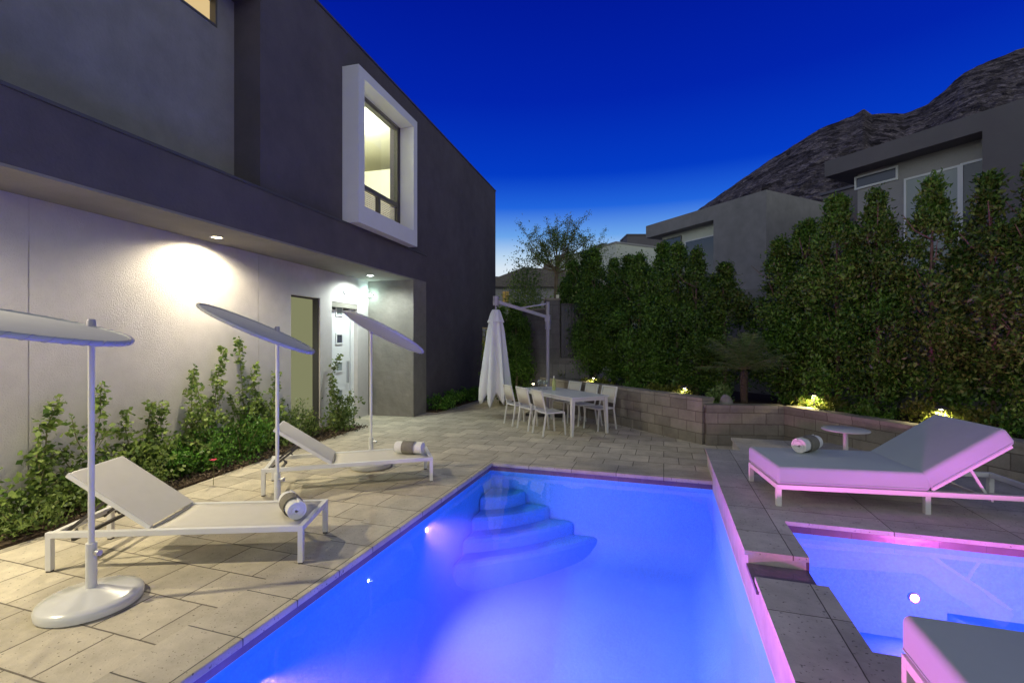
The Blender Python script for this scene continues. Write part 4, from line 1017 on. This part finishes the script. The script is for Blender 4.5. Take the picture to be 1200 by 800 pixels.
def make_chair(label, loc, rz):                          # local +x is where the sitter faces
    t = thing('dining_chair', label, 'chair', loc, rz, 'white dining chairs round the table')
    s = .026; W = .46
    for sy in (-1, 1):
        y = sy * (W / 2 - s / 2)
        MB().bar((.22, y, 0), (.19, y, .44), s).build('leg', 'white_metal', t)
        MB().bar((-.27, y, 0), (-.20, y, .44), s).build('leg', 'white_metal', t)
    mb = MB()
    for sy in (-1, 1):
        y = sy * (W / 2 - s / 2); mb.bar((-.20, y, .44), (-.30, y, .87), s, .022); mb.rng(-.20, .205, y - s / 2, y + s / 2, .425, .45)
    mb.rng(.18, .205, -W / 2 + s, W / 2 - s, .425, .449); mb.rng(-.21, -.185, -W / 2 + s, W / 2 - s, .425, .449)
    mb.bar((-.30, -W / 2 + s, .86), (-.30, W / 2 - s, .86), s, .022)
    mb.build('frame', 'white_metal', t)
    MB().rng(-.185, .18, -W / 2 + s, W / 2 - s, .437, .445).build('seat', 'sling', t)
    d = Vector((-.10, 0, .43)); mb = MB()
    p0 = Vector((-.222, 0, .535)); p1 = Vector((-.2975, 0, .86)); n = 8
    for k in range(n):
        y0, y1 = -W / 2 + s + (W - 2 * s) * k / n, -W / 2 + s + (W - 2 * s) * (k + 1) / n
        g_ = lambda y: -.018 * (1 - (y / (W / 2)) ** 2)
        mb.quad((p0.x + g_(y0), y0, p0.z), (p0.x + g_(y1), y1, p0.z), (p1.x + g_(y1) * .6, y1, p1.z), (p1.x + g_(y0) * .6, y0, p1.z))
    bmesh.ops.remove_doubles(mb.bm, verts=mb.bm.verts, dist=.0005)
    o = mb.build('backrest', 'sling', t, True); md = o.modifiers.new('thick', 'SOLIDIFY'); md.thickness = .006
    return t
C0 = None
Av, Bv = Vector((-S2, S2, 0)), Vector((S2, S2, 0))
for side, word in ((-1, 'umbrella'), (1, 'wall')):
    for k, (a, w_) in enumerate(((-.60, 'nearest the camera'), (.03, 'in the middle of its side'), (.66, 'farthest from the camera'))):
        P = TC + Av * a + Bv * side * (.63 if side < 0 else .56)
        rz = math.atan2(-side * Bv.y, -side * Bv.x) + (.06, -.03, .05)[k] * side
        lab = 'white dining chair on the %s side of the table, %s' % (word, w_)
        if C0 is None: C0 = make_chair(lab, P, rz)
        else: dup(C0, P, rz, lab)
# glasses and bottle
def make_glass(label, loc):
    t = tag(MB().lathe([(0, 0), (.034, 0), (.034, .003), (.005, .008), (.004, .085), (.012, .095), (.034, .125), (.037, .155), (.031, .20), (.029, .20), (.035, .155), (.032, .127), (0, .10)], 20).build('wine_glass', 'wine_glass', None, True, loc), label, 'glass', 'wine glasses on the dining table')
    return t
gl = [(.62, -.16), (.50, -.10), (.72, -.05), (.58, .02)]; G0 = None
names = ['clear wine glass on the table, leftmost of the cluster', 'clear wine glass second from left in the cluster on the table', 'clear wine glass at the back of the cluster on the table', 'clear wine glass closest to the bottle on the table']
for (a, b_), lab in zip(gl, names):
    P = TC + Av * a + Bv * b_; P.z = .741
    if G0 is None: G0 = make_glass(lab, P)
    else:
        o = G0.copy(); COL.objects.link(o); o.location = P; o['label'] = lab
P = TC + Av * .30 + Bv * .03
t = thing('bottle', 'yellow green glass bottle standing on the dining table', 'bottle', (P.x, P.y, .741))
MB().lathe([(0, 0), (.036, 0), (.039, .01), (.039, .17), (.03, .215), (.015, .24), (.014, .30), (0, .30)], 20).build('body', 'bottle', t, True)
MB().lathe([(.0155, .262), (.0165, .265), (.0165, .305), (0, .308)], 16).build('cap', 'white_metal', t, True)

# cantilever umbrella, closed
mast = at_depth(642, 450, 11.8); tipP = at_depth(581, 352, 11.3)
t = thing('cantilever_umbrella', 'closed white cantilever umbrella hanging from its grey arm beside the table', 'umbrella', (mast.x, mast.y, 0))
tl = Vector((tipP.x - mast.x, tipP.y - mast.y, tipP.z)); mh = 2.78
MB().rng(-.45, .45, -.45, .45, 0, .07).build('base', 'dark_metal', t)
MB().tube([(0, 0, .07), (0, 0, mh)], .045, 16).build('mast', 'umbrella_arm', t, True)
MB().tube([(0, 0, 2.10), (0, 0, 2.42)], .068, 16).box((.0, .0, 2.38), (.13, .13, .16)).build('slider', 'umbrella_arm', t, True)
MB().bar((0, 0, 2.40), (tl.x, tl.y, tl.z - .02), .05, .075).build('arm', 'umbrella_arm', t)
mid = Vector((0, 0, 2.40)).lerp(tl, .55)
MB().bar((0, 0, mh - .04), mid, .03, .04).build('strut', 'umbrella_arm', t)
MB().tube([(tl.x, tl.y, tl.z + .10), (tl.x, tl.y, tl.z - .12)], .07, 16).build('hub', 'umbrella_arm', t, True)
MB().tube([(tl.x, tl.y, tl.z - .12), (tl.x, tl.y, .75)], .018, 10).build('canopy_pole', 'umbrella_arm', t, True)
rng = np.random.default_rng(4); mb = MB(); n = 96; rings = []
ztop = tl.z - .22
prof = [(0, .085), (.06, .12), (.22, .17), (.30, .20), (.31, .165), (.5, .20), (.9, .245), (1.3, .285), (1.6, .32), (1.85, .345), (2.05, .34), (2.12, .31)]
for j, (dz, r) in enumerate(prof):
    ring = []
    for i in range(n):
        ph = 2 * math.pi * i / n; t_ = dz / 2.12
        fold = 1 + (.05 + .20 * t_) * math.cos(8 * ph + .4 * math.sin(3 * ph)) + .06 * t_ * math.cos(19 * ph + 2.0 * t_ + 1)
        hem = (.13 * math.cos(8 * ph + .4 * math.sin(3 * ph)) * (-1) + .05 * math.sin(5 * ph)) * max(0, t_ - .75) / .25
        ring.append(mb.bm.verts.new((tl.x + r * fold * math.cos(ph), tl.y + r * fold * math.sin(ph), ztop - dz + hem)))
    rings.append(ring)
for a_, b_ in zip(rings, rings[1:]):
    for i in range(n): mb.bm.faces.new((a_[i], a_[(i + 1) % n], b_[(i + 1) % n], b_[i]))
mb.bm.faces.new(rings[0])
o = mb.build('canopy', 'canvas', t, True); md = o.modifiers.new('thick', 'SOLIDIFY'); md.thickness = .006
mb = MB(); 
for k in range(5): mb.rng(0, .0001, 0, .0001, 0, .0001)
mb.bm.free()
# spot on the wall behind the table
P = at_depth(625, 449, 12.4)
t = thing('path_light', 'small lit lamp at the wall foot behind the left dining chairs', 'garden light', (P.x, P.y, P.z - .3), 0, 'garden lights in the planter')
MB().tube([(0, 0, -.45), (0, 0, .28)], .012, 8).build('post', 'dark_metal', t); MB().lathe([(0, .335), (.03, .33), (.085, .30), (.02, .296)], 16).build('shade', 'dark_metal', t, True)
MB().lathe([(0, .268), (.03, .275), (.035, .29), (0, .295)], 14).build('bulb', 'lamp_path', t, True)
l = lamp('path_lamp', 'POINT', (0, 0, .24), 6, (1, .9, .6), size=.04); l.parent = t

# ================================================================== WORLD: deep blue dusk, pale band low over the horizon
wd = bpy.data.worlds.new('World'); scene.world = wd; wd.use_nodes = True
nt = wd.node_tree; nt.nodes.clear(); L = nt.links.new
out = N(nt, 'ShaderNodeOutputWorld'); bg = N(nt, 'ShaderNodeBackground'); L(bg.outputs[0], out.inputs[0])
tc = N(nt, 'ShaderNodeTexCoord'); sp = N(nt, 'ShaderNodeSeparateXYZ'); L(tc.outputs['Generated'], sp.inputs[0])
def ramp(stops):
    r = N(nt, 'ShaderNodeValToRGB'); e = r.color_ramp.elements
    while len(e) < len(stops): e.new(.5)
    for k, (p, c) in enumerate(stops): e[k].position = p; e[k].color = (*c, 1)
    L(sp.outputs[2], r.inputs[0]); return r.outputs[0]
glow = ramp([(0, (.80, .84, .86)), (.15, (.70, .80, .90)), (.175, (.50, .68, .88)), (.215, (.15, .38, .83)), (.27, (.015, .13, .72)), (.33, (.001, .045, .56)), (.45, (.0004, .018, .42)), (.58, (.0003, .010, .32)), (1, (.0003, .006, .20))])
rest = ramp([(0, (.92, 1.0, .94)), (.12, (.90, .98, .93)), (.35, (.72, .78, .77)), (.6, (.24, .27, .34)), (1, (.02, .03, .20))])
dt = N(nt, 'ShaderNodeVectorMath', operation='DOT_PRODUCT'); L(tc.outputs['Generated'], dt.inputs[0]); dt.inputs[1].default_value = (-SY, CY, 0)
mr = N(nt, 'ShaderNodeMapRange'); mr.inputs[1].default_value = -.25; mr.inputs[2].default_value = .30; L(dt.outputs['Value'], mr.inputs[0])
mx = N(nt, 'ShaderNodeMix', data_type='RGBA'); L(mr.outputs[0], mx.inputs[0]); L(rest, mx.inputs[6]); L(glow, mx.inputs[7])
L(mx.outputs[2], bg.inputs[0]); bg.inputs[1].default_value = 1.0

# ================================================================== CAMERA
cd = bpy.data.cameras.new('Camera'); cam = bpy.data.objects.new('Camera', cd); COL.objects.link(cam)
cam.location = (0, 0, H); cd.sensor_width = 36; cd.lens = 36 * F / 1200; cd.clip_end = 2000; cd.clip_start = .05
cam.rotation_euler = (R(90), 0, math.atan2(SY, CY)); scene.camera = cam
vs = scene.view_settings; vs.view_transform = 'Standard'; vs.look = 'None'; vs.exposure = 0; vs.gamma = 1
scene.cycles.use_denoising = True
scene.cycles.max_bounces = 8; scene.cycles.transparent_max_bounces = 16
scene.cycles.sample_clamp_indirect = 4
scene.cycles.caustics_reflective = False
